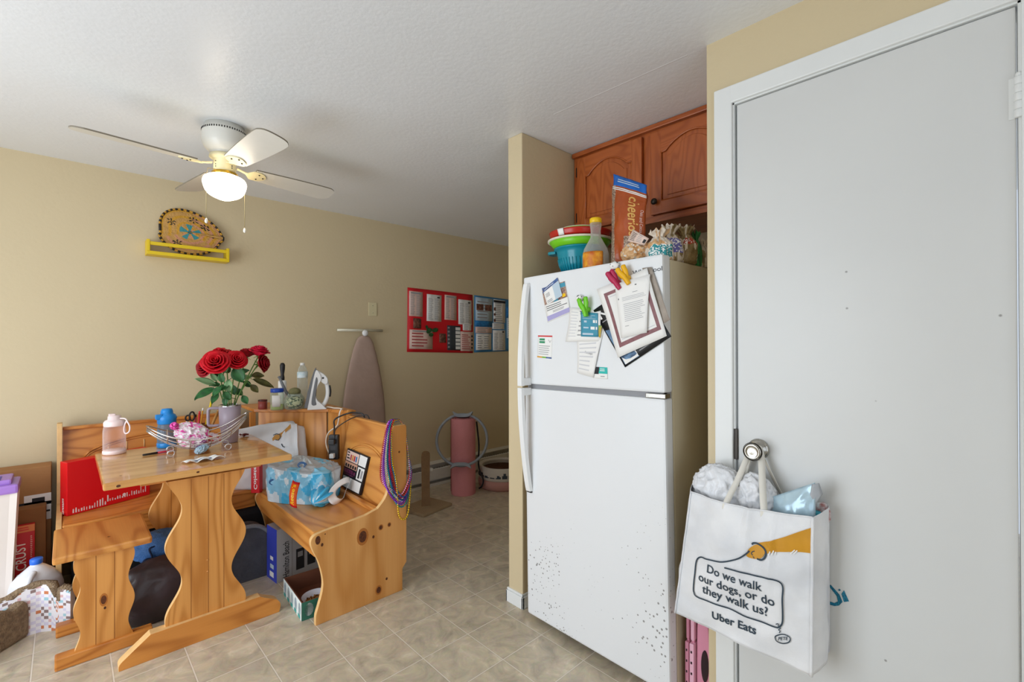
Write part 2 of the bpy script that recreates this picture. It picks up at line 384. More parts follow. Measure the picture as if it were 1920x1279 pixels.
# door casing, jamb and slab
cs = MB()
CW = .066
cs.rbox((XD-.014, DY1+.008, 0), (XD+.001, DY1+CW, DH+CW), .004); cs.rbox((XD-.014, DY0-CW, 0), (XD+.001, DY0-.008, DH+CW), .004)
cs.rbox((XD-.0138, DY0-CW, DH+.008), (XD+.001, DY1+CW-.002, DH+CW), .004)
cs.box((XD-.004, DY1+.003, 0), (XD+.09, DY1+.0125, DH+.01)); cs.box((XD-.004, DY0-.0125, 0), (XD+.09, DY0-.003, DH+.01)); cs.box((XD-.004, DY0-.012, DH+.003), (XD+.09, DY1+.012, DH+.0125))
struct('trim_1', cs, TRIM)
def door_mat():
    mt = bpy.data.materials.new('white_door_paint'); nt, b = nodes_of(mt); L = nt.links.new
    tc = N(nt, 'ShaderNodeTexCoord')
    vo = N(nt, 'ShaderNodeTexVoronoi', inp={'Scale': 7.0, 'Randomness': 1.0}); L(tc.outputs['Object'], vo.inputs['Vector'])
    r = N(nt, 'ShaderNodeMapRange', inp={1: .028, 2: .012, 3: 0, 4: .7}); L(vo.outputs['Distance'], r.inputs[0])
    n1 = N(nt, 'ShaderNodeTexNoise', inp={'Scale': 2.5, 'Detail': 3}); L(tc.outputs['Object'], n1.inputs['Vector'])
    base = N(nt, 'ShaderNodeMix', data_type='RGBA'); L(n1.outputs['Fac'], base.inputs[0]); base.inputs[6].default_value = (*hx('cdcecd'), 1); base.inputs[7].default_value = (*hx('d6d7d5'), 1)
    mx = N(nt, 'ShaderNodeMix', data_type='RGBA'); L(r.outputs[0], mx.inputs[0]); L(base.outputs[2], mx.inputs[6]); mx.inputs[7].default_value = (*hx('6d6a66'), 1)
    L(mx.outputs[2], b.inputs['Base Color']); b.inputs['Roughness'].default_value = .35
    bp = N(nt, 'ShaderNodeBump', inp={'Strength': .04, 'Distance': .01}); L(n1.outputs['Fac'], bp.inputs['Height']); L(bp.outputs[0], b.inputs['Normal'])
    return mt
door = struct('door_1', MB().rbox((XD+.001, DY0, .012), (XD+.036, DY1-.003, DH), .003), door_mat())
NICK = mat('worn_nickel', 'b9b6ae', .22, 1, var=.25, vs=60); DKM = mat('dark_metal', '3a3632', .4, .8)
KY, KZ = .527, .945
kb = MB(); Mx = Matrix.Rotation(-PI/2, 4, 'Y')
kb.lathe([(.0, 0), (.031, 0), (.032, .004), (.026, .010), (.013, .012), (.011, .03), (.014, .036), (.024, .042), (.027, .050), (.026, .058), (.020, .063), (.019, .062), (.008, .0635), (.0, .064)], (XD+.001, KY, KZ), 32, NICK, Mx)
kn = kb.build('door_handle', NICK, door)
kk = MB().lathe([(.0, .060), (.021, .0635), (.021, .0645), (.019, .0645), (.006, .064), (.005, .067), (0, .067)], (XD+.0012, KY, KZ), 28, DKM, Mx)
MB().lathe([(.027, .0555), (.0285, .057), (.027, .0585)], (XD+.0012, KY, KZ), 32, DKM, Mx, cap=False).build('handle_ring', DKM, kn)
MB().rbox((XD-.0045, DY1-.004, .90), (XD+.004, DY1+.009, 1.0), .001).build('latch_plate', DKM, door)
hm = MB()
for k in range(5): hm.lathe([(.0075, 0), (.0082, .002), (.0082, .0165), (.0075, .0185)], (XD-.006, DY0-.004, 1.80+k*.019), 16, TRIM)
hm.ball((XD-.006, DY0-.004, 1.898), (.006, .006, .008)); hm.box((XD-.001, DY0-.02, 1.80), (XD+.0012, DY0+.012, 1.895))
hm.build('hinge', TRIM, door)
# ---------------------------------------------------------------- pine breakfast nook
PL, PD = 'dc9b52', 'b06a26'
PZ = wood('pine_upright', 'dc9a50', 'b8742e', 2, 1, freq=13, knots=.0)
PZ2 = wood('pine_upright_pale', 'e0a562', 'c3823c', 2, 5, freq=5, knots=.0)
PX = wood('pine_lengthwise', 'd88f42', 'ae6624', 0, 2, freq=13, knots=.0)
PY = wood('pine_crosswise', 'dc9a4e', 'b57030', 1, 3, knots=.0)
PTOP = wood('pine_tabletop', 'e0aa66', 'c08440', 0, 4, rough=.16, coat=.5, freq=7, scale=.8)
PEDGE = mat('sawn_pine_edge', 'e8bd80', .45, var=.12, vs=30)
KNOT = mat('pine_knot', '6a3413', .45, var=.4, vs=90, col2='3f1c08'); KRING = mat('pine_knot_ring', 'b06a2a', .45)
GROOVE = mat('pine_groove', '8f5520', .6)
def knot(mb, fn, a, b, ra, rb, ring=1.7):
    if ring:
        for k, (q, mt, e) in enumerate(((ring, KRING, .0004), (1, KNOT, .0007))):
            mb.poly([fn(a+ra*q*math.cos(t*PI/8), b+rb*q*math.sin(t*PI/8), e) for t in range(16)], mt)
    else: mb.poly([fn(a+ra*math.cos(t*PI/6), b+rb*math.sin(t*PI/6), .0006) for t in range(12)], KNOT)
NK = thing('corner_bench', 'pine L-shaped breakfast corner bench with scalloped end panels against the tan wall', 'bench', (.6, 3.2, 0))
YE = 2.145
prof = smooth2([(1.203, .845), (1.203, .72), (1.192, .60), (1.172, .51), (1.125, .456)], 6)+smooth2([(1.06, .439), (.95, .428), (.842, .417), (.808, .407), (.797, .383), (.806, .345), (.832, .285), (.851, .205), (.850, .15), (.832, .085), (.820, .045), (.819, 0)], 6)+[(1.264, 0), (1.264, .112), (1.288, .140), (1.288, .848), (1.280, .857), (1.213, .857)]
fy = lambda a, b, t: Vector((a, t, b))
ep = MB().prism(prof, fy, YE, YE+.022, PZ2, PEDGE)
fk = lambda a, b, e: Vector((a, YE-e, b))
for k in ((.829, .386, .012, .020, 0), (.848, .360, .006, .008, 0), (1.045, .340, .020, .028, 1), (1.101, .323, .006, .008, 0), (1.141, .359, .009, .010, 1), (1.188, .360, .007, .008, 1), (1.173, .091, .006, .007, 0), (1.129, .050, .012, .016, 1), (1.245, .72, .005, .006, 0), (.862, .405, .003, .003, 0)):
    knot(ep, fk, k[0], k[1], k[2], k[3], 1.5 if k[4] else 0)
ep.build('end_panel', parent=NK, bevel=.002)
far = [(a, b) for a, b in prof if not b > .60]
far = [(1.264, 0), (1.264, .56), (1.19, .56)]+[p for p in far if p[1] < .60 and p not in ((1.264, 0), (1.264, .112), (1.288, .14))]
MB().prism(far, fy, 2.985, 3.007, PZ, PEDGE).build('end_panel', parent=NK, bevel=.002)
MB().rbox((.815, YE+.022, .398), (1.19, 3.0, .42), .006).build('seat', PY, NK)
MB().box((.822, YE+.022, .305), (.840, 2.985, .398)).build('seat_apron', PY, NK)
st = MB(); st.rbox((1.128, YE+.024, .42), (1.158, 2.72, .443), .006, PY); st.build('seat_ledge', parent=NK)
def backrest(name, P0, P1, b0, b1, th, mtl, arch=True, slots=0):
    """leaning panel from plan point P0 to P1; b0, b1 = (outward offset, z) of its foot and head"""
    P0 = Vector((*P0, 0)); P1 = Vector((*P1, 0)); d = (P1-P0); Ln = d.length; d.normalize(); nn = Vector((-d.y, d.x, 0))
    def fn(s, t, e=0):
        o = lerp(b0[0], b1[0], t); z = lerp(b0[1], b1[1], t)
        return P0+d*(s*Ln)+nn*(o+e)+Vector((0, 0, z))
    mb = MB(); mb.grid(lambda u, v: fn(1-u, v), 2, 2, mtl, thick=th, smooth=False)
    if arch:
        for lift, r in ((0, .006), (.055, .0035)):
            pts = [fn(.10+.80*k/30+(0 if lift == 0 else 0), .47+(.13 if slots else 0)+.22*min(1, max(0, math.sin(PI*k/30))**.55)-lift*.6, .002) for k in range(31)]
            mb.tube(pts, r, 6, mtl)
        for k in range(slots):
            s = .22+.56*k/(max(1, slots-1))
            mb.tube([fn(s, .62, .001), fn(s, .74, .001)], .003, 5, PEDGE)
    return mb.build(name, parent=NK)
backrest('backrest', (1.268, YE+.022), (1.268, 2.735), (.088, .418), (.022, .842), .02, PY)
MB().rbox((1.235, YE+.0225, .832), (1.262, 2.735, .846), .004).build('top_rail', PY, NK)
# corner part
cs_ = [(.818, 3.008), (1.262, 3.008), (1.262, 3.52), (.818, 3.52)]
MB().prism(cs_, lambda a, b, t: Vector((a, b, t)), .398, .42, PX).build('seat', parent=NK, bevel=.003)
sh = [(.852, 3.236), (1.186, 2.906), (1.247, 2.738), (1.29, 2.738), (1.29, 3.53), (.852, 3.53)]
MB().prism(sh, lambda a, b, t: Vector((a, b, t)), .85, .870, PX).build('corner_shelf', parent=NK, bevel=.003)
def upright(P0, P1, z0, z1, th, mtl, name):
    P0 = Vector((*P0, 0)); P1 = Vector((*P1, 0)); d = (P1-P0).normalized(); nn = Vector((-d.y, d.x, 0))*th
    mb = MB(); q = [P0, P1, P1+nn, P0+nn]
    mb.prism([(p.x, p.y) for p in q], lambda a, b, t: Vector((a, b, t)), z0, z1, mtl); return mb.build(name, parent=NK, bevel=.002)
upright((.876, 3.228), (1.184, 2.924), .42, .849, .02, PZ, 'corner_panel')
upright((1.190, 2.916), (1.248, 2.752), .42, .868, .02, PZ, 'corner_panel')
MB().rbox((1.232, 2.724, .40), (1.262, 2.752, .878), .010).build('corner_post', PZ, NK)
upright((.834, 3.245), (.866, 3.245), .42, .849, .02, PZ, 'corner_post')
# left run
MB().rbox((-.012, 3.06, .398), (.816, 3.50, .42), .006).build('seat', PX, NK)
MB().box((-.012, 3.068, .315), (.816, 3.085, .398)).build('seat_apron', PX, NK)
backrest('backrest', (.834, 3.50), (-.012, 3.50), (.078, .418), (.01, .828), .02, PX, slots=7)
MB().rbox((-.012, 3.468, .818), (.834, 3.505, .834), .004).build('top_rail', PX, NK)
left = [(YE-(a-1.288)+ .0 if False else 3.52-(1.288-a), b) for a, b in prof]
left = [(3.525-(1.288-a), b) for a, b in prof]
MB().prism(left, lambda a, b, t: Vector((t, a, b)), -.034, -.013, PZ2, PEDGE).build('end_panel', parent=NK, bevel=.002)

# ---------------------------------------------------------------- table
TB = thing('dining_table', 'small varnished pine trestle table with wavy-edged plank legs in front of the corner bench', 'table', (.45, 2.66, 0))
tp = MB().rbox((.102, 2.350, .721), (.786, 3.03, .750), .007, PTOP)
ft = lambda a, b, e: Vector((a, b, .750+e*.6))
for a, b, r in ((.33, 2.40, .006), (.70, 2.72, .007), (.16, 2.45, .005)): knot(tp, ft, a, b, r, r*.6, 0)
fe = lambda a, b, e: Vector((a, 2.350-e*.6, b))
knot(tp, fe, .147, .733, .007, .005, 0); knot(tp, fe, .405, .737, .006, .004, 0)
tp.build('tabletop', parent=TB)
for y in (2.424, 2.885): MB().rbox((.22, y, .698), (.67, y+.038, .7212), .003).build('top_cleat', PX, TB)
def wavy(cx, y, z0, z1, base, amp, zc, per, th, mtl, edge, grooves, parent, name, knots=(), dot=()):
    n = 60; hw = lambda z: base+amp*math.cos(2*PI*(z-zc)/per)
    R_ = [(cx+hw(z0+(z1-z0)*k/n), z0+(z1-z0)*k/n) for k in range(n+1)]; L_ = [(cx-(p[0]-cx), p[1]) for p in R_][::-1]
    mb = MB(); nseg = n
    pl = R_+L_; fn = lambda a, b, t: Vector((a, t, b))
    # quads strip faces keep the outline clean
    for t, flip in ((y, False), (y+th, True)):
        vs = []; fs = []
        for k in range(n+1): vs += [fn(L_[n-k][0], R_[k][1], t), fn(R_[k][0], R_[k][1], t)]
        for k in range(n):
            q = (2*k, 2*k+1, 2*k+3, 2*k+2); fs.append(q[::-1] if flip else q)
        mb.add(vs, fs, mtl)
    for side in (R_, L_):
        vs = [fn(a, b, y) for a, b in side]+[fn(a, b, y+th) for a, b in side]; k = len(side)
        mb.add(vs, [(i, i+k, i+k+1, i+1) for i in range(k-1)], edge)
    for g in grooves:
        mb.box((cx+g-.0011, y-.0004, z0), (cx+g+.0011, y+.001, z1-.005), GROOVE)
    for k in knots: knot(mb, lambda a, b, e: Vector((a, y-e, b)), *k)
    for a, b in dot: mb.ball((a, y-.001, b), (.004, .003, .004), PZ2, 10)
    return mb.build(name, parent=parent)
for y, nm in ((2.398, 'front'), (2.925, 'back')):
    wavy(.449, y, .104, .705, .121, .029, .425, .305, .024, PZ, PEDGE, (-.06, .003, .062), TB, 'trestle_leg', dot=((.449, .335), (.449, .285)) if nm == 'front' else ())
fp_ = smooth2([(.150, .0), (.152, .025), (.180, .050), (.225, .085), (.249, .104)], 5)+[(.655, .104)]+smooth2([(.655, .104), (.672, .092), (.70, .078), (.728, .062), (.744, .035), (.738, .0)], 5)
for y in (2.380, 2.905): MB().prism(fp_, fy, y, y+.046, PX, PEDGE).build('foot', parent=TB, bevel=.003)
MB().rbox((.44, 2.422, .36), (.462, 2.925, .43), .003).build('stretcher', PY, TB)

# ---------------------------------------------------------------- short bench
SB = thing('short_bench', 'short backless pine bench with wavy legs in front of the red box', 'bench', (.12, 2.73, 0))
sb_ = MB().rbox((-.038, 2.540, .418), (.272, 2.93, .449), .009, PY)
knot(sb_, lambda a, b, e: Vector((a, b, .449+e*.5)), .135, 2.66, .006, .004, 0)
sb_.build('seat', parent=SB)
for y in (2.560, 2.845):
    wavy(.118, y, .050, .4185, .0855, .0105, .205, .185, .022, PZ, PEDGE, (-.028, .030), SB, 'leg', knots=((.114, .225, .009, .018, 1.5), (.118, .19, .004, .006, 0)) if y < 2.6 else ())
    MB().rbox((-.031, y-.012, 0), (.275, y+.036, .050), .006).build('foot', PX, SB)

# ---------------------------------------------------------------- refrigerator
P0 = at(989.4, 1156, z=.02); TH = math.radians(1.5); TI = math.radians(.9)
e0 = Vector((-math.sin(TH), -math.cos(TH), 0)); nF = Vector((-math.cos(TH), math.sin(TH), 0)); zU = Vector((0, 0, 1))
eF = e0*math.cos(TI)+zU*math.sin(TI); uF = zU*math.cos(TI)-e0*math.sin(TI)
FM = Matrix((eF, uF, nF)).transposed().to_4x4(); FM.translation = P0
def FP(a, b, c=0): return FM @ Vector((a, b, c))
def fpx(px, py):
    """(a, b) on the refrigerator's front"""
    q = FM.inverted() @ at(px, py, o=P0, n=nF); return q.x, q.y
FW, FH = .712, 1.567
def speckled(name):
    mt = bpy.data.materials.new(name); nt, b = nodes_of(mt); L = nt.links.new
    tc = N(nt, 'ShaderNodeTexCoord'); sp = N(nt, 'ShaderNodeSeparateXYZ'); L(tc.outputs['Object'], sp.inputs[0])
    low = N(nt, 'ShaderNodeMapRange', inp={1: .78, 2: .35, 3: 0, 4: 1}); L(sp.outputs[2], low.inputs[0])
    n1 = N(nt, 'ShaderNodeTexNoise', inp={'Scale': 4, 'Detail': 2}); L(tc.outputs['Object'], n1.inputs['Vector'])
    md = N(nt, 'ShaderNodeMapRange', inp={1: .36, 2: .58}); L(n1.outputs['Fac'], md.inputs[0])
    out = None
    for sc, rad in ((34, .20), (64, .26)):
        vo = N(nt, 'ShaderNodeTexVoronoi', inp={'Scale': sc}); L(tc.outputs['Object'], vo.inputs['Vector'])
        wn = N(nt, 'ShaderNodeSeparateColor'); L(vo.outputs['Color'], wn.inputs[0])
        pick = N(nt, 'ShaderNodeMapRange', inp={1: .15, 2: .9, 3: 0, 4: 1}); L(wn.outputs[0], pick.inputs[0])
        rr = N(nt, 'ShaderNodeMath', operation='MULTIPLY'); L(pick.outputs[0], rr.inputs[0]); L(low.outputs[0], rr.inputs[1])
        r2 = N(nt, 'ShaderNodeMath', operation='MULTIPLY'); L(rr.outputs[0], r2.inputs[0]); L(md.outputs[0], r2.inputs[1])
        r3 = N(nt, 'ShaderNodeMath', operation='MULTIPLY', inp={1: rad}); L(r2.outputs[0], r3.inputs[0])
        lt = N(nt, 'ShaderNodeMath', operation='LESS_THAN'); L(vo.outputs['Distance'], lt.inputs[0]); L(r3.outputs[0], lt.inputs[1])
        if out is None: out = lt.outputs[0]
        else:
            mm = N(nt, 'ShaderNodeMath', operation='MAXIMUM'); L(out, mm.inputs[0]); L(lt.outputs[0], mm.inputs[1]); out = mm.outputs[0]
    sc_ = N(nt, 'ShaderNodeMath', operation='MULTIPLY', inp={1: .72}); L(out, sc_.inputs[0])
    mx = N(nt, 'ShaderNodeMix', data_type='RGBA'); L(sc_.outputs[0], mx.inputs[0]); mx.inputs[6].default_value = (*hx('e3e5e7'), 1); mx.inputs[7].default_value = (*hx('57514c'), 1)
    L(mx.outputs[2], b.inputs['Base Color']); b.inputs['Roughness'].default_value = .35
    n2 = N(nt, 'ShaderNodeTexNoise', inp={'Scale': 220, 'Detail': 2}); L(tc.outputs['Object'], n2.inputs['Vector'])
    bp = N(nt, 'ShaderNodeBump', inp={'Strength': .06, 'Distance': .003}); L(n2.outputs['Fac'], bp.inputs['Height']); L(bp.outputs[0], b.inputs['Normal'])
    return mt
FRW = speckled('rust_flecked_white_enamel')
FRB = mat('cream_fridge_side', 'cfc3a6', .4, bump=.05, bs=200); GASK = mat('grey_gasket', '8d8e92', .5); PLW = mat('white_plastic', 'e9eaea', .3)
FR = thing('refrigerator', 'white top-freezer refrigerator with rust flecks and pinned papers in the alcove', 'refrigerator', (1.9, 1.15, 0))
SEAM = 1.063
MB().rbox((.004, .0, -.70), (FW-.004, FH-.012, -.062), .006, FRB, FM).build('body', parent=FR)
MB().box((.01, SEAM-.012, -.062), (FW-.01, SEAM+.014, -.012), GASK, FM).box((.012, .04, -.062), (FW-.012, FH-.02, -.055), GASK, FM).build('gasket', parent=FR)
dz = MB().rbox((0, SEAM+.010, -.055), (FW, FH, 0), .009, FRW, FM)
a0, b0 = fpx(1199, 512); a1, b1 = fpx(1242, 506)
put_text(dz, 'Whirlpool', lambda s, t: FP(s, t, .0006), a0-.03, b0-.004, a1, b1-.002, (0, .016), mat('grey_badge', '55565a', .3, .6), .01)
dz.build('freezer_door', parent=FR)
MB().rbox((0, .018, -.055), (FW, SEAM-.010, 0), .009, FRW, FM).build('fridge_door', parent=FR)
def handle(b_lo, b_hi, flip, name):
    """bowed bar standing off the door near its free edge"""
    mb = MB(); n = 24; W = .020
    for k in range(n):
        pass
    def c_(t): return .012+.040*math.sin(PI*min(1, (t if flip else 1-t)*.62+.38)) if False else 0
    prof_ = []
    for k in range(n+1):
        t = k/n; d = t if flip else 1-t          # 0 at the seam
        off = .046*math.cos(d*PI/2)**.8 if d < 1 else 0
        prof_.append((lerp(b_lo, b_hi, t), off+.004))
    A0, A1 = .012, .046
    vs = []; fs = []
    for b_, o_ in prof_:
        vs += [FP(A0, b_, o_-.006), FP(A0+.004, b_, o_+.012), FP(A1-.004, b_, o_+.012), FP(A1, b_, o_-.006)]
    for k in range(n):
        for q in range(4): r = (q+1) % 4; fs.append((4*k+q, 4*k+r, 4*k+4+r, 4*k+4+q))
    fs += [(3, 2, 1, 0), (4*n, 4*n+1, 4*n+2, 4*n+3)]
    mb.add(vs, [f[::-1] for f in fs], PLW)
    sb = b_hi if not flip else b_lo
    if not flip: mb.box((A0+.002, b_hi-.035, 0), (A1-.002, b_hi-.002, .05), PLW, FM)
    else: mb.box((A0+.002, b_lo+.002, 0), (A1-.002, b_lo+.035, .05), PLW, FM)
    return mb.build(name, parent=FR, bevel=.002)
handle(SEAM+.004, 1.535, True, 'freezer_handle')
h2 = handle(.585, SEAM-.004, False, 'fridge_handle')
MB().box((.016, .578, 0), (.042, .586, .010), mat('black_chip', '2c2a29', .5), FM).build('handle_end', parent=h2)
MB().rbox((FW-.075, SEAM-.009, -.03), (FW+.004, SEAM+.007, .004), .002, NICK, FM).ball(FP(FW-.012, SEAM, -.02), (.012, .012, .012), DKM).build('middle_hinge', parent=FR)
MB().box((.03, .0, -.10), (FW-.03, .03, -.06), DKM, FM).build('kick_plate', parent=FR)
for a in (.06, FW-.06):
    for c_ in (-.12, -.62):
        q = FP(a, 0, c_); MB().lathe([(.014, 0), (.014, q.z+.004)], (q.x, q.y, 0), 12, DKM).build('levelling_foot', parent=FR)

# ---------------------------------------------------------------- upper cabinet
OAK = wood('red_oak', 'b05e2b', '97491c', 2, 7, rough=.32, freq=14, scale=1.6); OAKH = wood('red_oak_level', 'b05e2b', '97491c', 1, 8, rough=.32, freq=12, scale=1.6)
CB = thing('wall_cabinet', 'reddish oak wall cabinet with arched raised-panel doors above the refrigerator', 'cabinet', (2.17, 1.15, 1.84))
CX = 1.992
MB().box((CX+.02, .70, 1.846), (2.355, 1.588, H-.004)).build('carcass', OAKH, CB)
ff = MB()
ff.box((CX, .70, 1.846), (CX+.02, 1.588, 1.876), OAKH); ff.box((CX, .70, 2.262), (CX+.02, 1.588, H-.004), OAKH)
for a, b_ in ((1.55, 1.588), (1.118, 1.17), (.70, .73)): ff.box((CX, a, 1.876), (CX+.02, b_, 2.262), OAK)
ff.build('face_frame', parent=CB)
MB().rbox((CX-.022, .70, 2.276), (CX, 1.588, H-.004), .004).build('crown_moulding', OAKH, CB)
def cab_door(y0, y1, z0, z1, knob_y, hinge_y):
    d = MB(); x1 = CX-.001; x0 = x1-.019; st = .058
    d.rbox((x0, y0, z0), (x1, y0+st, z1), .004, OAK); d.rbox((x0, y1-st, z0), (x1, y1, z1), .004, OAK); d.rbox((x0+.0005, y0+st-.004, z0), (x1, y1-st+.004, z0+st), .004, OAKH)
    n = 24; ya, yb = y0+st-.004, y1-st+.004
    def arch(k):
        t = k/n; s = 0 if t < .08 or t > .92 else math.sin(PI*(t-.08)/.84)**.8
        return (lerp(ya, yb, t), z1-st-.045+.058*s)
    ar = [arch(k) for k in range(n+1)]
    d.prism(ar+[(yb, z1), (ya, z1)], lambda a, b, t: Vector((t, a, b)), x0+.0005, x1, OAKH)
    d.tube([Vector((x0+.002, a, b)) for a, b in ar], .0045, 6, OAKH)
    for p, q in (((x0+.003, ya+.003, z0+st), (x0+.003, ya+.003, ar[0][1])), ((x0+.003, yb-.003, z0+st), (x0+.003, yb-.003, ar[-1][1])), ((x0+.003, ya, z0+st), (x0+.003, yb, z0+st))): d.tube([p, q], .0035, 6, OAKH)
    o = d.build('door', parent=CB)
    MB().box((x0+.007, ya, z0+st-.003), (x1-.002, yb, z1-.02)).build('door_panel', OAK, o)
    pn = [(lerp(ya, yb, .10+.8*k/n), ar[k][1]-.022-.0) for k in range(n+1)]
    MB().prism(pn+[(pn[-1][0], z0+st+.02), (pn[0][0], z0+st+.02)], lambda a, b, t: Vector((t, a, b)), x0+.003, x0+.008, OAK).build('raised_panel', parent=o, bevel=.003)
    MB().lathe([(.006, 0), (.006, .010), (.014, .014), (.015, .02), (.010, .026), (0, .027)], (x0, knob_y, z0+.055), 20, DKM, Matrix.Rotation(-PI/2, 4, 'Y')).build('knob', parent=o)
    for z in (z0+.05, z1-.09): MB().box((CX-.012, hinge_y-.006, z), (CX, hinge_y+.006, z+.05)).build('hinge', DKM, o)
cab_door(1.168, 1.556, 1.878, 2.262, 1.20, 1.562)
cab_door(.724, 1.124, 1.878, 2.262, 1.094, .722)

# ---------------------------------------------------------------- ceiling fan
FC = Vector((.54, 2.52, 0))
FN = thing('ceiling_fan', 'white four-blade ceiling fan with a lit globe light and two pull chains', 'fan', (FC.x, FC.y, H))
FWH = mat('fan_white', 'dcdad2', .3, var=.04); CREAM = mat('fan_cream_fitting', 'e4d9ae', .3); BRASS = mat('fan_brass', 'c9a23e', .25, .9); BLK = mat('slot_black', '1d1b1a', .6)
mh = MB().lathe([(.082, H-.001), (.084, H-.02), (.092, H-.024), (.093, H-.04), (.094, H-.062), (.093, H-.085), (.084, H-.105), (.066, H-.125), (.058, H-.130), (.057, H-.140), (0, H-.140)], FC, 48, FWH)
for k in range(56):
    a = 2*PI*k/56; M_ = Matrix.Translation(FC+Vector((.0928*math.cos(a), .0928*math.sin(a), H-.032))) @ Matrix.Rotation(a, 4, 'Z')
    mh.box((-.002, -.0022, -.004), (.0012, .0022, .004), BLK, M_)
mh.build('motor_housing', parent=FN)
fit = MB().lathe([(.062, H-.138), (.064, H-.150), (.052, H-.158), (.046, H-.162), (.046, H-.212), (.049, H-.218), (.049, H-.226), (0, H-.226)], FC, 36, CREAM)
for k in range(4):
    a = 2*PI*k/4+3.6
    for z in (.175, .190, .2): fit.ball(FC+Vector((.0455*math.cos(a), .0455*math.sin(a), H-z)), .0028, BLK, 8)
fo = fit.build('light_fitter', parent=FN)
MB().lathe([(.050, H-.216), (.054, H-.220), (.054, H-.232), (.050, H-.236)], FC, 36, BRASS).build('fitter_ring', parent=fo)
GLB = mat('lit_globe_glass', 'fff0d8', .3, emit=6)
gp = [(.046, H-.228), (.060, H-.234), (.082, H-.245), (.090, H-.262), (.089, H-.278), (.080, H-.305), (.066, H-.322), (.045, H-.334), (.02, H-.344), (0, H-.346)]
MB().lathe(smooth2(gp, 3), FC, 40, GLB).build('globe', parent=FN)
ZB = H-.190
def blade(ang):
    d = Vector((math.cos(ang), math.sin(ang), 0)); s = Vector((-math.sin(ang), math.cos(ang), 0)); pt = math.radians(-12)
    s2 = s*math.cos(pt)+zU*math.sin(pt); n_ = d.cross(s2); o = FC+Vector((0, 0, ZB))
    mb = MB(); R0, R1 = .125, .535
    pts = []
    for k in range(7): pts.append((R0+.02*math.sin(PI*k/6)*-.0, lerp(-.050, .050, k/6)))
    out = smooth2([(R0, -.048), (.30, -.060), (.47, -.066), (.515, -.058), (.535, -.030), (.535, .030), (.515, .058), (.47, .066), (.30, .060), (R0, .048)], 5)
    mb.prism(out, lambda a, b, t: o+d*a+s2*b+n_*t, -.003, .003, FWH, mat('blade_edge', '7d7566', .5))
    bo = mb.build('blade', parent=FN)
    ir = MB()
    ip = smooth2([(.050, -.012), (.08, -.009), (.10, -.016), (.122, -.040), (.160, -.034), (.185, 0), (.160, .034), (.122, .040), (.10, .016), (.08, .010), (.055, .014)], 4)
    ir.prism(ip, lambda a, b, t: o+d*a+(s2 if a > .099 else s)*b+n_*t+zU*(.0 if a > .099 else .028*(1-a/.1)), -.0075, -.0032, CREAM)
    for a, b_ in ((.145, -.022), (.145, .022), (.17, 0)): ir.ball(o+d*a+s2*b_-n_*.008, .004, DKM, 8)
    ir.build('blade_iron', parent=bo)
for k in range(4): blade(math.radians(7+90*k))
for dx, dy, zl in ((-.062, -.022, .452), (.074, .035, .455)):
    mb = MB(); top = H-.212
    mb.tube([FC+Vector((dx*.62, dy*.62, top)), FC+Vector((dx*1.18, dy*1.18, top-.006)), FC+Vector((dx*1.28, dy*1.28, top-.04)), FC+Vector((dx*1.28, dy*1.28, H-zl))], .0013, 6, mat('chain', 'b9a97c', .35, .8))
    co = mb.build('pull_chain', parent=FN)
    MB().lathe([(0, .0), (.006, .004), (.007, .012), (.004, .022), (.002, .024), (0, .024)], FC+Vector((dx*1.28, dy*1.28, H-zl-.022)), 14, mat('white_pull', 'f3efe6', .3)).build('pull_knob', parent=co)

# ---------------------------------------------------------------- wall things
YEL = mat('yellow_paint', 'e3c318', .4, var=.05)
WS = thing('wall_shelf', 'narrow yellow ledge shelf with a front rail on the tan wall', 'shelf', (.56, 3.55, 1.815))
x0, x1 = .345, .774
MB().rbox((x0, 3.485, 1.815), (x1, YB-.001, 1.836), .003).build('ledge', YEL, WS)
for a in (x0, x1-.016): MB().rbox((a, 3.485, 1.8355), (a+.016, YB-.001, 1.905), .003).build('end_piece', YEL, WS)
MB().rbox((x0+.0155, 3.487, 1.872), (x1-.0155, 3.499, 1.893), .003).build('front_rail', YEL, WS)
# woven tray leaning on the shelf
bk = MB(); CBK = Vector((.565, 3.545, 1.985))
STR = mat('straw_tan', 'c99a55', .7, bump=.6, bs=90, var=.2, vs=40); STRO = mat('straw_ochre', 'c8952f', .7, bump=.6, bs=90); STRP = mat('straw_pink', 'c98f6c', .7, bump=.6, bs=90); STK = mat('straw_black', '2a2420', .7); STT = mat('straw_teal', '3d8b90', .7, bump=.4, bs=90)
W_, Hh = .168, .138
def bkf(u, r, e=0):
    a = 2*PI*u; q = 1+.10*math.cos(a)*(1 if math.sin(a) > -.2 else .3)
    x = W_*r*math.cos(a)*q; z = Hh*r*math.sin(a)-.03*r*math.cos(a)*(math.sin(a) > 0)
    return CBK+Vector((x, .010*(r*r)-.014+(z*.10)-e, z))
def pick(u, v):
    r = v; k = int(r*11)
    if r > .95: return STK if int(u*70) % 2 else STRO
    aa = u*2*PI; x = r*math.cos(aa); z = r*math.sin(aa)
    if r < .34 and abs(math.sin(aa*2.5+.6)) > .72: return STT
    if r < .08: return STK
    for cx_, cz in ((-.62, .25), (.12, .62), (.68, .02), (-.4, -.55), (.45, .42)):
        dx, dz = x-cx_, z-cz; rr = math.hypot(dx, dz)
        if rr < .15 and abs(math.sin(math.atan2(dz, dx)*3)) > .75: return STK
    return (STR, STRP, STRO)[(k+int(u*3+.3)) % 3] if (k % 3) else STR
bk.grid(lambda u, v: bkf(1-u, max(.001, v)), 96, 40, STR, thick=.006, pick=lambda u, v: pick(1-u, v))
for k in range(12): pass
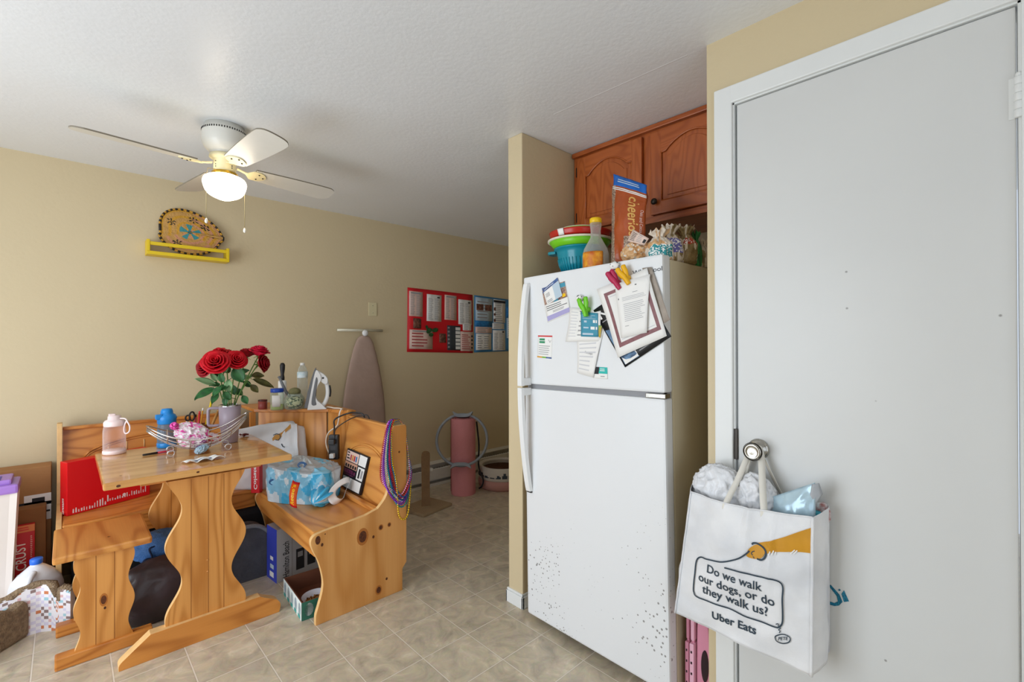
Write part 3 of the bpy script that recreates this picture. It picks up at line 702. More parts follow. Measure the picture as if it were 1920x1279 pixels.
bo = bk.build('woven_tray'); tag(bo, 'oval woven straw tray with teal star and black stitched rim on the yellow shelf', 'basket')
rim = MB().tube([bkf(k/64, 1.0) for k in range(64)], .006, 8, STRO, closed=True)
for k in range(0, 64, 2): rim.tube([bkf(k/64, 1.0)+Vector((0, -.001, 0)), bkf((k+.9)/64, 1.0)+Vector((0, -.001, 0))], .0068, 8, STK)
rim.build('tray_rim', parent=bo)
# blank plate
pb = at(698.5, 580, y=YB)
wp = MB().rbox((pb.x-.036, YB-.006, pb.z-.056), (pb.x+.036, YB-.0005, pb.z+.056), .003, mat('almond_plastic', 'd8cda6', .35))
po = wp.build('wall_plate'); tag(po, 'blank almond-coloured wall plate above the ironing board', 'wall plate')
for s in (-.03, .03): MB().lathe([(.003, 0), (.003, .001), (0, .0012)], (pb.x, YB-.006, pb.z+s), 10, NICK, Matrix.Rotation(PI/2, 4, 'X')).build('plate_screw', parent=po)
# ironing board hung on the wall
IB = thing('ironing_board', 'ironing board with a dusty mauve cover hanging on the wall behind the bench', 'ironing board', (1.735, 3.54, 1.36))
COVER = mat('mauve_cover', 'b69c8e', .8, var=.1, vs=6, bump=.25, bs=18)
pr_ = [(1.345, .020), (1.335, .045), (1.30, .070), (1.20, .103), (1.05, .138), (.85, .172), (.65, .186), (.40, .190), (.16, .185), (.12, .170)]
zz = smooth2([(z, w_) for z, w_ in pr_], 5)
def ibf(u, v):
    k = v*(len(zz)-1); i = min(int(k), len(zz)-2); z, w_ = [lerp(zz[i][q], zz[i+1][q], k-i) for q in (0, 1)]
    s = 2*u-1; return Vector((1.737+w_*s, 3.515+.008*s*s+.0015*math.sin(z*60+s*3)+.012*abs(s)**8, z))
MB().grid(ibf, 20, 48, COVER, thick=-.016).build('board_cover', parent=IB)
BAR = mat('almond_metal', 'd6d2bd', .3, .2)
zb_ = at(675, 619.5, y=3.53).z; xa, xb = at(632, 618, y=3.53).x, at(717, 622, y=3.53).x
lg = MB().tube([(xa, 3.53, zb_), (xb, 3.53, zb_)], .011, 12, BAR)
lg.build('foot_bar', parent=IB)
MB().tube([(1.737, 3.545, zb_), (1.737, 3.545, .5)], .010, 10, BAR).build('leg', parent=IB)
MB().lathe([(.012, 0), (.024, .004), (.026, .012), (.016, .02), (0, .022)], (1.73, 3.515, zb_-.022), 18, PLW, Matrix.Rotation(PI/2, 4, 'X')).build('wall_hook', parent=IB)
# ---------------------------------------------------------------- posters on the back wall
PAPER = mat('white_paper', 'ecebe8', .7); INK = mat('black_ink', '26262a', .7); GREY = mat('grey_print', '9b9a9c', .7); REDC = mat('red_card', 'cf1420', .6); BLUC = mat('blue_card', '3f7fae', .6)
PINKP = mat('pink_paper', 'e3c4b8', .7); BROWNP = mat('brown_photo', '4a2a22', .6, col2='8a5a48', vs=60); GREENP = mat('green_print', '2f6b34', .6, col2='23351f', vs=90); SKYP = mat('sky_print', '2f86c4', .6, col2='1f5f9a', vs=40); PALEB = mat('pale_blue_paper', 'b9cbd8', .7)
def fl(c): return mat('flat_'+c, c, .6)
def lines(mb, fn, s0, t0, s1, t1, n, mt, e=.0003, seed=0, fill=.45):
    rnd = random.Random(seed)
    for k in range(n):
        a = lerp(t0, t1, (k+.1)/n); b = lerp(t0, t1, (k+.1+fill)/n); q = s1-(s1-s0)*rnd.random()*.3
        mb.grid(lambda u, v: fn(lerp(s0, q, u), lerp(b, a, v), e+.0004), 1+int(abs(q-s0)*8), 1, mt, smooth=False)
def rect(mb, fn, s0, t0, s1, t1, mt, e=.0003):
    nu = 1+int(abs(s1-s0)*9); nv = 1+int(abs(t1-t0)*9); mb.grid(lambda u, v: fn(lerp(s0, s1, u), lerp(t1, t0, v), e+.0004), nu, nv, mt, smooth=False)
def quad_fn(TL, TR, BR, BL, n, wav=0, ph=0):
    n = Vector(n)
    def fn(s, t, e=0): return bil(TL, TR, BR, BL, s, t)+n*(e+wav*(.5+.5*math.sin(s*5+t*4+ph)))
    return fn
def sheet(mb, fn, mt, thick=.0006, nu=6, nv=6): mb.grid(lambda u, v: fn(u, 1-v), nu, nv, mt, thick=thick); return mb
def wpt(px, py, d=.004): return at(px, py, y=YB-d)
nW = Vector((0, -1, 0))
RP = thing('poster_board', 'red poster board of glued leaflets and a green butterfly on the tan wall', 'poster', (2.52, YB-.002, 1.2))
fr_ = quad_fn(wpt(764, 539), wpt(886, 553), wpt(886.5, 662), wpt(763, 660), nW, .004)
sheet(MB(), fr_, REDC, .002, 10, 10).build('red_board', parent=RP)
def leaflet(parent, F_, s0, t0, s1, t1, mt, nl, ink=GREY, e=.002, head=None, name='leaflet', marks=(), cols=1, arch=False):
    f = lambda s, t, q=0: F_(lerp(s0, s1, s), lerp(t0, t1, t), e+q)
    mb = MB(); sheet(mb, f, mt, .0012, 3, 3)
    if head: rect(mb, f, .12, .04, .88, .10, head)
    for c_ in range(cols): lines(mb, f, .1+c_*.85/cols, .14, .1+(c_+.8)*.85/cols, .95, nl, ink, seed=int(s0*99)+c_, fill=.4)
    for m_ in marks: rect(mb, f, *m_[:4], m_[4], .0006)
    return mb.build(name, parent=parent)
leaflet(RP, fr_, .02, .05, .21, .44, PINKP, 16, cols=2, head=GREY)
leaflet(RP, fr_, .27, .07, .49, .50, PAPER, 18, cols=2, marks=((.7, .07, .88, .12, INK),))
leaflet(RP, fr_, .54, .05, .73, .46, PINKP, 16, cols=2, head=GREY)
leaflet(RP, fr_, .76, .10, .98, .52, PAPER, 16, cols=2, marks=((.72, .08, .9, .13, INK),))
leaflet(RP, fr_, .83, .50, .97, .62, PAPER, 4)
leaflet(RP, fr_, .03, .65, .36, .95, PINKP, 5, mat('red_print', 'b0494a', .7), head=GREY)
leaflet(RP, fr_, .08, .47, .19, .63, BROWNP, 0, name='photo'); leaflet(RP, fr_, .46, .69, .56, .84, BROWNP, 0, name='photo')
leaflet(RP, fr_, .58, .55, .79, .96, mat('dark_strip', '3b4046', .6), 0, name='strip_chart', marks=[(.62, .06+k*.155, .98, .18+k*.155, PAPER) for k in range(6)]+[(.04, .06+k*.155, .18, .13+k*.155, GREY) for k in range(6)])
leaflet(RP, fr_, .79, .64, 1.0, .97, PINKP, 8, mat('red_print', 'b0494a', .7), marks=[(.84, .18+k*.2, .97, .27+k*.2, INK) for k in range(4)])
bf = MB()
for (x_, y_), r1, r2, an in (((.30, .655), .035, .05, .5), ((.39, .64), .05, .035, -.3), ((.33, .72), .035, .03, .2), ((.27, .61), .02, .045, -.4)):
    bf.poly([fr_(x_+r1*math.cos(k*PI/6)*math.cos(an)-r2*math.sin(k*PI/6)*math.sin(an), y_+r1*math.cos(k*PI/6)*math.sin(an)+r2*math.sin(k*PI/6)*math.cos(an), .005+.001*k) for k in range(12)], GREENP)
bf.build('butterfly_cutout', parent=RP)
BP = thing('poster_board', 'blue poster board of glued leaflets beside the red one on the wall', 'poster', (3.25, YB-.002, 1.2))
fb_ = quad_fn(wpt(889, 553.5), wpt(985, 566), wpt(985, 657), wpt(889, 661), nW, .003)
sheet(MB(), fb_, BLUC, .002, 10, 10).build('blue_board', parent=BP)
leaflet(BP, fb_, .02, .03, .33, .44, PALEB, 6, marks=((.05, .28, .45, .55, BROWNP), (.55, .28, .95, .55, BROWNP)))
leaflet(BP, fb_, .0, .44, .33, .54, SKYP, 0, name='photo'); leaflet(BP, fb_, .02, .55, .32, .66, PINKP, 3); leaflet(BP, fb_, .03, .67, .31, .96, PAPER, 6, cols=2)
leaflet(BP, fb_, .35, .03, .58, .46, PAPER, 10, marks=((0, .03, 1, .13, INK), (.02, .35, .18, .48, BROWNP), (.02, .6, .18, .7, BROWNP), (.02, .84, .18, .97, BROWNP)))
leaflet(BP, fb_, .33, .47, .56, .58, PAPER, 3); leaflet(BP, fb_, .34, .60, .58, .98, PAPER, 12, cols=2, marks=((.75, .05, .9, .12, INK),))
leaflet(BP, fb_, .60, .14, .80, .34, SKYP, 0, name='photo', marks=((.3, .3, .7, .8, REDC),)); leaflet(BP, fb_, .61, .36, .85, .75, PALEB, 8)

# ---------------------------------------------------------------- baseboard heater
HT = thing('baseboard_heater', 'long white baseboard heater with a grey slot along the tan wall', 'heater', (2.8, 3.53, 0))
HW = mat('heater_white', 'd9d5c9', .4, var=.08); HG = mat('heater_slot', '5d5850', .6)
X0, X1 = 1.5, 4.2
MB().box((X0, 3.560, .02), (X1, YB-.001, .205)).build('back_plate', HW, HT)
MB().prism([(3.508, .196), (3.566, .207), (3.566, .201), (3.510, .190)], lambda a, b, t: Vector((t, a, b)), X0, X1, HW).build('top_cover', parent=HT)
MB().prism([(3.500, .055), (3.500, .148), (3.506, .155), (3.508, .148), (3.508, .055)], lambda a, b, t: Vector((t, a, b)), X0, X1, HW).build('front_cover', parent=HT)
fn_ = MB().tube([(X0+.02, 3.535, .11), (X1-.02, 3.535, .11)], .012, 10, NICK)
for k in range(90): fn_.box((X0+.05+k*.029, 3.512, .075), (X0+.052+k*.029, 3.556, .145), HG)
fn_.build('fin_tube', parent=HT)
MB().box((X0, 3.505, 0), (X1, 3.559, .024)).build('base_strip', HW, HT)

# ---------------------------------------------------------------- far corner: mat, ring, post, pet bed
PK = mat('pink_foam', 'd98c90', .75, bump=.3, bs=120, var=.06)
mc = Vector((2.457, 3.176, 0))
RM = thing('exercise_mat', 'rolled pink exercise mat standing on end by the baseboard heater', 'exercise mat', tuple(mc))
sp = []
for k in range(200):
    t = k/199; a = 2*PI*4.2*t+.8; r = lerp(.040, .116, t); sp.append((r*math.cos(a), r*math.sin(a)))
ms = MB()
vs = []; n = len(sp)
for z in (0, .64):
    for x, y in sp: vs.append(mc+Vector((x, y, z)))
for z in (0, .64):
    for x, y in sp:
        l_ = math.hypot(x, y); vs.append(mc+Vector((x*(1-.012/l_), y*(1-.012/l_), z)))
fs = []
for k in range(n-1): fs += [(k, k+1, n+k+1, n+k), (2*n+k+1, 2*n+k, 3*n+k, 3*n+k+1), (n+k, n+k+1, 3*n+k+1, 3*n+k), (k+1, k, 2*n+k, 2*n+k+1)]
ms.add(vs, fs, PK, False); ms.build('rolled_foam', parent=RM)
MB().tube(smooth_path([mc+Vector((.118, -.04, .60)), mc+Vector((.128, -.06, .40)), mc+Vector((.132, -.05, .22)), mc+Vector((.15, -.09, .10)), mc+Vector((.125, -.10, .05)), mc+Vector((.14, -.05, .02))], 6), .007, 8, mat('black_strap', '262427', .8)).build('carry_strap', parent=RM)
PG = mat('grey_blue_rubber', '8d949c', .5, var=.1)
RG = thing('pilates_ring', 'grey fitness ring with two hand pads hung around the pink mat', 'fitness ring', (mc.x, mc.y, .47))
vx = Vector((.72, -.69, 0)); vw = Vector((.69, .72, 0)); vz = (zU*.95+vw*.31).normalized(); rc = mc+Vector((0, 0, .47))-vw*.078
RR = .212
MB().tube([rc+vx*(RR*math.cos(a))+vz*(RR*math.sin(a)) for a in [2*PI*k/64 for k in range(64)]], .012, 10, PG, closed=True).build('hoop', parent=RG)
for sg in (1, -1):
    q = rc+vz*(sg*(RR+.002)); Mp = Matrix((vx, vz, vx.cross(vz))).transposed().to_4x4(); Mp.translation = q
    pd = MB()
    pd.prism(smooth2([(-.085, .020*sg), (-.05, .004*sg), (0, -.002*sg), (.05, .004*sg), (.085, .020*sg), (.06, -.020*sg), (0, -.028*sg), (-.06, -.020*sg)][::sg], 5, True), lambda a, b, t: Mp @ Vector((a, b, t)), -.028, .028, PG)
    pd.build('hand_pad', parent=RG)
SP = thing('scratching_post', 'bare brown cardboard cat scratching post with a white ball on a square base', 'cat post', (2.02, 3.08, 0))
CARD = mat('brown_board', '8f6f4c', .8, var=.15, vs=14, bump=.3, bs=60); TANB = mat('tan_carpet', 'b29876', .95, bump=.8, bs=150, var=.1)
Mz = Matrix.Translation((2.02, 3.08, 0)) @ Matrix.Rotation(.2, 4, 'Z')
MB().rbox((-.15, -.13, 0), (.16, .13, .022), .006, TANB, Mz).build('base', parent=SP)
MB().prism(smooth2([(-.032, .022), (-.032, .25), (-.034, .40), (-.020, .436), (.005, .44), (.024, .43), (.032, .40), (.030, .25), (.032, .022)], 3), lambda a, b, t: Mz @ Matrix.Rotation(-.8, 4, 'Z') @ Vector((a, t, b)), -.018, .018, CARD).build('post', parent=SP)
MB().ball((2.062, 3.072, .292), .017, mat('white_pom', 'e6e2d8', .9, bump=.6, bs=200), 14).build('toy_ball', parent=SP)
PB_ = thing('pet_bed', 'round white pet bed with a dark mountain print and pink base by the partition', 'pet bed', (2.84, 3.10, 0))
pc = Vector((2.84, 3.10, 0))
PBW = mat('bed_white', 'cfc9be', .8); PBP = mat('bed_pink', 'c08d84', .85); PBB = mat('bed_brown', '5b3a24', .95, bump=.8, bs=120); PBK = mat('bed_print', '3c4550', .8)
def bedf(u, v):
    a = 2*PI*u; z = .085+.115*v; r = .205+.010*math.sin(PI*v); return pc+Vector((r*math.cos(a), r*math.sin(a), z))
MB().grid(bedf, 120, 12, PBW, thick=.03, pick=lambda u, v: PBK if (v > .25 and v < .25+.42*abs(math.sin(u*75))*(.6+.4*math.sin(u*31))) else PBW).build('side_wall', parent=PB_)
MB().lathe([(.0, .0), (.19, .0), (.208, .02), (.214, .055), (.206, .086), (.185, .088), (0, .088)], pc, 48, PBP).build('base', parent=PB_)
MB().lathe([(0, .105), (.12, .11), (.165, .135), (.176, .16), (.174, .088), (0, .0885)], pc, 40, PBB).build('inner_cushion', parent=PB_)

# ---------------------------------------------------------------- things on the dining table
ZT = .7505
def clear(name, col, rough=.05, alpha=.35):
    """thin clear plastic: mostly see-through shell with a sharp gloss"""
    if name in MATS: return MATS[name]
    mt = bpy.data.materials.new(name); nt, b = nodes_of(mt); c_ = hx(col)
    b.inputs['Base Color'].default_value = (*c_, 1); b.inputs['Roughness'].default_value = rough
    t_ = N(nt, 'ShaderNodeBsdfTransparent'); t_.inputs[0].default_value = (*[min(1, x*.4+.6) for x in c_], 1); fz = N(nt, 'ShaderNodeLayerWeight', inp={0: .35})
    mr = N(nt, 'ShaderNodeMapRange', inp={3: alpha, 4: min(1, alpha+.55)}); nt.links.new(fz.outputs['Facing'], mr.inputs[0])
    ms_ = N(nt, 'ShaderNodeMixShader'); nt.links.new(mr.outputs[0], ms_.inputs[0]); nt.links.new(t_.outputs[0], ms_.inputs[1]); nt.links.new(b.outputs[0], ms_.inputs[2])
    nt.links.new(ms_.outputs[0], nt.nodes['Material Output'].inputs[0]); MATS[name] = mt; return mt
PKC = clear('clear_pink', 'f7e6e2', alpha=.07); PKL = mat('pale_pink_plastic', 'efd9d6', .3)
c = Vector((.170, 2.962, ZT))
B1 = thing('water_bottle', 'clear pale pink water bottle with loop lid at the table edge near the red box', 'bottle', tuple(c))
MB().lathe([(.043, .012), (.044, .03), (.044, .110), (.041, .132), (.037, .137)], c, 32, PKC, cap=False).build('bottle_body', parent=B1)
MB().lathe([(0, 0), (.042, 0), (.0455, .004), (.0455, .016), (.043, .020), (0, .020)], c, 32, PKL).build('base_ring', parent=B1)
lid = MB().lathe([(.040, .134), (.0415, .137), (.0415, .153), (.036, .162), (.026, .166), (.025, .182), (.015, .186), (0, .187)], c, 32, PKL)
lo_ = lid.build('lid', parent=B1)
MB().rbox((c.x-.022, c.y-.012, c.z+.176), (c.x+.004, c.y+.012, c.z+.194), .004, PKL).build('spout_cover', parent=lo_)
q = c+Vector((.040, -.035, .118))
MB().tube(smooth_path([c+Vector((.02, -.02, .17)), c+Vector((.038, -.034, .168)), q+Vector((.006, -.006, .035)), q+Vector((.014, -.012, .012)), q+Vector((.012, -.012, -.012)), q+Vector((.0, 0, -.022)), q+Vector((-.006, .004, -.008)), q+Vector((-.004, .003, .018)), q+Vector((.002, -.002, .038))], 6), .0035, 8, PKL).build('carry_loop', parent=lo_)
BLC = clear('clear_smoke_blue', '6f93ad', alpha=.35); BLL = mat('bright_blue_plastic', '1f84cf', .3)
c = Vector((.376, 2.966, ZT))
B2 = thing('water_bottle', 'clear water bottle with bright blue lid and base behind the wire basket', 'bottle', tuple(c))
MB().lathe([(.040, .014), (.041, .03), (.041, .10), (.037, .120), (.034, .124)], c, 32, BLC, cap=False).build('bottle_body', parent=B2)
MB().lathe([(0, 0), (.040, 0), (.043, .004), (.043, .022), (.040, .026), (0, .026)], c, 32, BLL).build('base_ring', parent=B2)
lo_ = MB().lathe([(.038, .120), (.041, .124), (.041, .142), (.044, .150), (.036, .166), (.028, .170), (.026, .186), (.022, .196), (0, .198)], c, 28, BLL).build('lid', parent=B2)
MB().rbox((c.x-.05, c.y-.03, c.z+.146), (c.x-.02, c.y-.004, c.z+.172), .005, BLL).build('lid_latch', parent=lo_)
# pen
pa, pb2 = Vector((.262, 2.800, ZT+.005)), Vector((.384, 2.822, ZT+.005)); pm_ = pa.lerp(pb2, .47)
PN = thing('marker_pen', 'black and red marker pen lying on the table beside the wire basket', 'pen', tuple(pa))
MB().tube([pm_, pb2.lerp(pa, .02), pb2], [.0048, .0048, .004], 12, mat('pen_red', 'b3162b', .3)).build('barrel', parent=PN)
MB().tube([pa, pa.lerp(pm_, .05), pm_], [.003, .0045, .0052], 12, mat('pen_black', '1e1b1c', .3)).build('cap', parent=PN)
# folded receipt
mb = MB(); TL, TR, BR, BL = [at(*p, z=ZT) for p in ((350, 871), (411, 859), (404, 868), (366, 875))]
TL, TR, BR, BL = Vector((.37, 2.52, ZT)), Vector((.50, 2.56, ZT)), Vector((.535, 2.47, ZT)), Vector((.40, 2.45, ZT))
def rf(u, v): return bil(TL, TR, BR, BL, u, v)+zU*(.002+.014*abs(math.sin(u*7.5+v*2))*(.3+v*.7)+.004*math.sin(v*9))
mb.grid(rf, 28, 10, PAPER, thick=-.0006); lines(mb, lambda s, t, e=0: rf(s, t)+zU*.0008, .15, .35, .85, .8, 3, mat('blue_ink', '5d6a94', .7), seed=3)
tag(mb.build('folded_receipt'), 'crumpled white folded receipt near the front edge of the table', 'paper')
pt = MB()
for k, (dx, dy) in enumerate(((0, 0), (.014, .008), (-.012, .009), (.004, -.013))):
    M_ = Matrix.Rotation(k*1.3, 3, 'Z')
    pt.grid(lambda u, v: Vector((.735+dx, 2.985+dy, ZT))+M_ @ Vector(((u-.5)*.022*math.sin(PI*(.15+.8*v)), (v-.5)*.026, .001+.007*(2*u-1)**2+.003*k)), 5, 5, mat('dark_petal', '5d0d12', .6), thick=-.0008)
tag(pt.build('dried_rose_petals'), 'small dark red dried rose flower fallen beside the vase', 'flower')
# wire basket: boat of steel wires on coiled feet
STL = mat('bright_steel_wire', 'c9c6c4', .25, .9)
bc = Vector((.475, 2.72, ZT)); bu = Vector((.985, -.10, 0)).normalized(); bv = Vector((-bu.y, bu.x, 0))
WB = thing('wire_basket', 'boat-shaped silver wire fruit basket holding sweets in the middle of the table', 'basket', tuple(bc))
def bw(s, w_):
    """s -1..1 along, w -1..1 across"""
    half = .115*(1-abs(s)**2.2)**.6 if abs(s) < 1 else 0
    return bc+bu*(.205*s)+bv*(w_*half)+zU*(.016+.120*abs(s)**2.1*(1.0+.1*s)+.062*(w_*w_)*(1-s*s*.6))
rm_ = MB()
for w_ in (-1, 1): rm_.tube([bw(-1+2*k/36, w_) for k in range(37)], .0034, 8, STL)
rm_.build('rim_wire', parent=WB)
for w_ in (-.75, -.5, -.25, 0, .25, .5, .75): MB().tube([bw(-1+2*k/30, w_) for k in range(31)], .0022, 6, STL).build('long_wire', parent=WB)
for s_ in (-.62, -.2, .2, .62): MB().tube([bw(s_, -1+2*k/16) for k in range(17)], .0022, 6, STL).build('cross_wire', parent=WB)
for sx, sy in ((-.115, -.055), (.115, -.055), (-.115, .055), (.115, .055)):
    o = bc+bu*sx+bv*sy; ft_ = MB()
    ft_.tube([o+bu*(.0155*math.cos(a)*(1-.25*a/11))+zU*(.0175+.0155*math.sin(a)*(1-.25*a/11)) for a in [k*.35 for k in range(32)]], .0018, 6, STL)
    ft_.build('coil_foot', parent=WB)
hp = MB(); hp.tube([bw(-.62, 0)+bv*(.05*math.cos(a))+zU*(.015+.05*math.sin(a)) for a in [PI*k/14 for k in range(15)]], .0022, 6, STL); hp.build('scroll_loop', parent=WB)
MAG = mat('magenta_ribbon', 'e0309a', .35, col2='f06ac0', vs=70); CRK = mat('crinkled_clear_wrap', 'ece0e6', .15, col2='d8b7c9', vs=30, bump=.6, bs=50)
mb = MB(); rnd = random.Random(4); rb_ = at(327, 799, y=2.70)
for k in range(26):
    a = rnd.random()*6.28; b_ = rnd.random()*PI; d_ = Vector((math.cos(a)*math.sin(b_), math.sin(a)*math.sin(b_), math.cos(b_))); d2 = d_.orthogonal().normalized()
    mb.grid(lambda u, v: rb_+d_*(.019*math.sin(PI*u)**.6)+d2*(.010*math.cos(PI*u))+d_.cross(d2)*((v-.5)*.008), 8, 1, MAG)
tag(mb.build('ribbon_bow'), 'bright magenta curled ribbon bow in the wire basket', 'bow')
def swt(name, label, cat, px, py, y, r, seed, mt, picks, ang=0, lift=0):
    mb = MB(); c_ = at(px, py, y=y)+zU*lift; rr = random.Random(seed)
    blob(mb, c_, r, .34, 2.0, seed, mt, 4, Matrix.Rotation(ang, 3, 'Y'), pick=lambda q: picks[int((noise.noise(Vector((q.x*1.6, q.y*3.2, q.z*3.2))+Vector((seed, 0, 0)))*1.6+1)*len(picks)*.499) % len(picks)], sharp=.85, smooth=False)
    return tag(mb.build(name), label, cat)
WPK = mat('wrap_pink', 'e58bb8', .2, bump=.5, bs=60); WWH = mat('wrap_white', 'efe7ea', .2, bump=.5, bs=60); WRD = mat('wrap_red', 'd0524e', .25, bump=.5, bs=60); WBL = mat('wrap_pale_blue', 'a9c4d6', .2, bump=.5, bs=60, var=.3, vs=40); WPU = mat('wrap_purple', '9b4f8e', .25)
swt('sweet_bag', 'pink and clear cellophane bag of sweets with magenta top in the wire basket', 'bag', 360, 812, 2.73, (.075, .050, .048), 2, WWH, [WPK, WWH, MAG, WWH, CRK, WWH, WPK], .45)
swt('sweet_packet', 'clear packet with a red sweet inside, in the basket by the vase', 'packet', 388, 822, 2.74, (.060, .040, .030), 5, CRK, [WRD, CRK, CRK, WRD], .3)
swt('sweet_packet', 'white and pink wrapped sweet at the bottom of the wire basket', 'packet', 352, 830, 2.69, (.040, .035, .022), 8, WWH, [WWH, WWH, WPK], .4)
swt('sweet_packet', 'pale blue wrapped sweet hanging over the basket front', 'packet', 378, 842, 2.66, (.030, .024, .018), 11, WBL, [WBL], -.4)
swt('sweet_packet', 'purple and white twisted sweet in front of the red one in the basket', 'packet', 376, 828, 2.68, (.034, .026, .016), 14, WWH, [WWH, WPU], -.5)
# tumbler used as a vase
LAV = mat('lavender_enamel', 'a3949f', .35, var=.04); STE = mat('steel_rim', 'c8c6c6', .2, 1)
vc = Vector((.640, 2.872, ZT))
VS = thing('tumbler', 'lavender insulated tumbler with square handle holding the red roses', 'tumbler', tuple(vc))
MB().lathe([(0, 0), (.036, 0), (.039, .004), (.041, .06), (.049, .085), (.053, .20), (.050, .2005), (.046, .09), (.036, .01), (0, .01)], vc, 40, LAV).build('tumbler_body', parent=VS)
MB().lathe([(.0535, .196), (.0535, .203), (.0495, .2035), (.0495, .196)], vc, 40, STE, cap=False).build('rim', parent=VS)
hd = Vector((-.80, .30, 0)).normalized()
MB().tube(smooth_path([vc+hd*.050+zU*.186, vc+hd*.085+zU*.187, vc+hd*.098+zU*.180, vc+hd*.100+zU*.16, vc+hd*.100+zU*.12, vc+hd*.098+zU*.100, vc+hd*.085+zU*.093, vc+hd*.047+zU*.094], 5), .0075, 10, LAV).build('handle', parent=VS)
# roses
RED1 = mat('rose_red', 'd20f22', .5, col2='b00a18', vs=30, spec=.3); RED2 = mat('rose_deep_red', 'a30c1c', .5, col2='7a0814', vs=30, spec=.3); RED3 = mat('rose_crimson', 'd8193f', .5, col2='b31132', vs=30, spec=.3)
STEM = mat('rose_stem', '5f8a3c', .5); LEAF = mat('rose_leaf', '2f6a34', .45, col2='1f4a26', vs=30); LEAFP = mat('rose_leaf_back', '86a878', .55, col2='6f9464', vs=30); LEAFB = mat('rose_leaf_dry', '54521f', .6, col2='3e3a17', vs=30)
def leaf(mb, base, d, L_, W_, mt, droop=.25, up_=Vector((-.50, -.62, .6))):
    d = Vector(d).normalized(); s_ = d.cross(up_).normalized(); n_ = s_.cross(d)
    mb.grid(lambda u, v: Vector(base)+d*(L_*v)+s_*((2*u-1)*W_*math.sin(PI*min(1, v*.97+.02))**.8*(1-.25*v))+n_*(abs(2*u-1)*W_*.35-droop*L_*v*v), 6, 10, mt, thick=.0006)
def rose(px, py, y, R, mt, label, ax, leaves=(), k=0):
    c_ = at(px, py, y=y); ax = Vector(ax).normalized(); e1 = ax.orthogonal().normalized(); e2 = ax.cross(e1); rnd = random.Random(k)
    r_ = thing('rose', label, 'rose', tuple(c_), 'red roses in the tumbler'); bl = MB()
    base = c_-ax*R*.75
    for li, (n, op, hh) in enumerate(((1, .10, 1.35), (2, .24, 1.42), (3, .42, 1.40), (4, .62, 1.30), (5, .82, 1.12), (5, .98, .86))):
        for j in range(n):
            th = 2*PI*(j+.5*li+rnd.random()*.25)/n; wd = 2*PI/n*1.35 if n > 1 else 5.5; wob = rnd.random()*6
            def pf(u, v):
                a = th+(u-.5)*wd; w2 = 2*u-1
                r = R*op*(v**.5)*(1+.05*math.sin(wob+5*u))+R*.16*v**7*(op+.2); h = R*hh*(v-.20*v**4*op)*(1-.16*w2*w2*v)+R*.03*math.sin(9*u+wob)*v
                return base+e1*(r*math.cos(a))+e2*(r*math.sin(a))+ax*h
            bl.grid(pf, 9, 7, mt, thick=.0011)
    bl.build('bloom', parent=r_)
    sm = MB(); end = vc+Vector((rnd.uniform(-.02, .02), rnd.uniform(-.02, .02), .06)); rimp = vc+Vector((max(-.03, min(.03, (c_.x-vc.x)*.25)), rnd.uniform(-.02, .02), .205))
    pts = smooth_path([base, base.lerp(rimp, .5)+Vector((0, 0, .01)), rimp, end], 6); sm.tube(pts, .0030, 7, STEM); sm.ball(base+ax*.002, (.010, .010, .009), STEM, 10)
    for j in range(5): leaf(sm, base, e1*math.cos(j*1.256)+e2*math.sin(j*1.256)-ax*.2, .026, .004, STEM, .3, ax)
    so = sm.build('stem', parent=r_)
    for (lx, ly, dx, dz, L_, W_, lm) in leaves:
        lf = MB(); b_ = at(lx, ly, y=y+.0); leaf(lf, b_, (dx, -.25, dz), L_, W_, lm)
        near = min(pts, key=lambda p: (p-b_).length); lf.tube([near, near.lerp(b_, .6)+Vector((0, 0, .003)), b_], .0016, 5, STEM)
        lf.build('leaf', parent=so)
rose(384, 687, 2.83, .048, RED2, 'dark red rose, outermost of the bunch on the handle side of the tumbler', (-.75, -.45, .25), ((403, 722, -1, .55, .095, .022, LEAFP), (402, 730, -.9, -.3, .10, .030, LEAF), (406, 714, -.5, .7, .05, .016, LEAFP), (410, 738, -.6, -.7, .06, .022, LEAF), (412, 722, -.8, .1, .05, .02, LEAF)), 1)
rose(404, 678, 2.79, .058, RED1, 'biggest bright red open rose of the bunch in the tumbler', (-.3, -.75, .45), ((415, 726, -.7, -.6, .06, .022, LEAF), (418, 716, -.3, .8, .05, .02, LEAF), (420, 735, .4, -.7, .05, .022, LEAF)), 2)
rose(411, 662, 2.87, .043, RED1, 'red rose behind the biggest bloom, just under the highest petals', (-.3, -.3, .9), ((420, 700, .3, .9, .05, .018, LEAFP), (416, 708, -.6, .5, .05, .02, LEAF)), 3)
rose(425, 664, 2.90, .043, RED1, 'upright red rose at the back of the bunch in the tumbler', (.1, .1, 1), ((436, 722, .1, -1, .055, .024, LEAF), (430, 698, -.5, .6, .05, .022, LEAF), (441, 730, .6, -.6, .05, .02, LEAF)), 4)
rose(444, 674, 2.80, .046, RED1, 'red rose with dark centre facing the camera at the middle of the bunch', (.05, -.85, .45), ((440, 690, .3, -.75, .085, .038, LEAF), (430, 712, -.15, -1, .07, .024, LEAFP), (448, 700, .7, .3, .05, .02, LEAF), (428, 724, -.7, -.2, .06, .024, LEAF)), 5)
rose(463, 661, 2.92, .038, RED2, 'small red rose half hidden behind the tallest bloom', (.2, .2, 1), ((446, 712, .9, .3, .07, .022, LEAFP), (456, 716, .7, -.5, .05, .02, LEAF)), 6)
rose(487, 657, 2.84, .046, RED3, 'tallest crimson rose of the bunch, standing up toward the iron', (.15, -.2, 1), ((472, 706, .9, .1, .06, .026, LEAFB), (474, 712, .95, -.35, .115, .022, LEAFB)), 7)
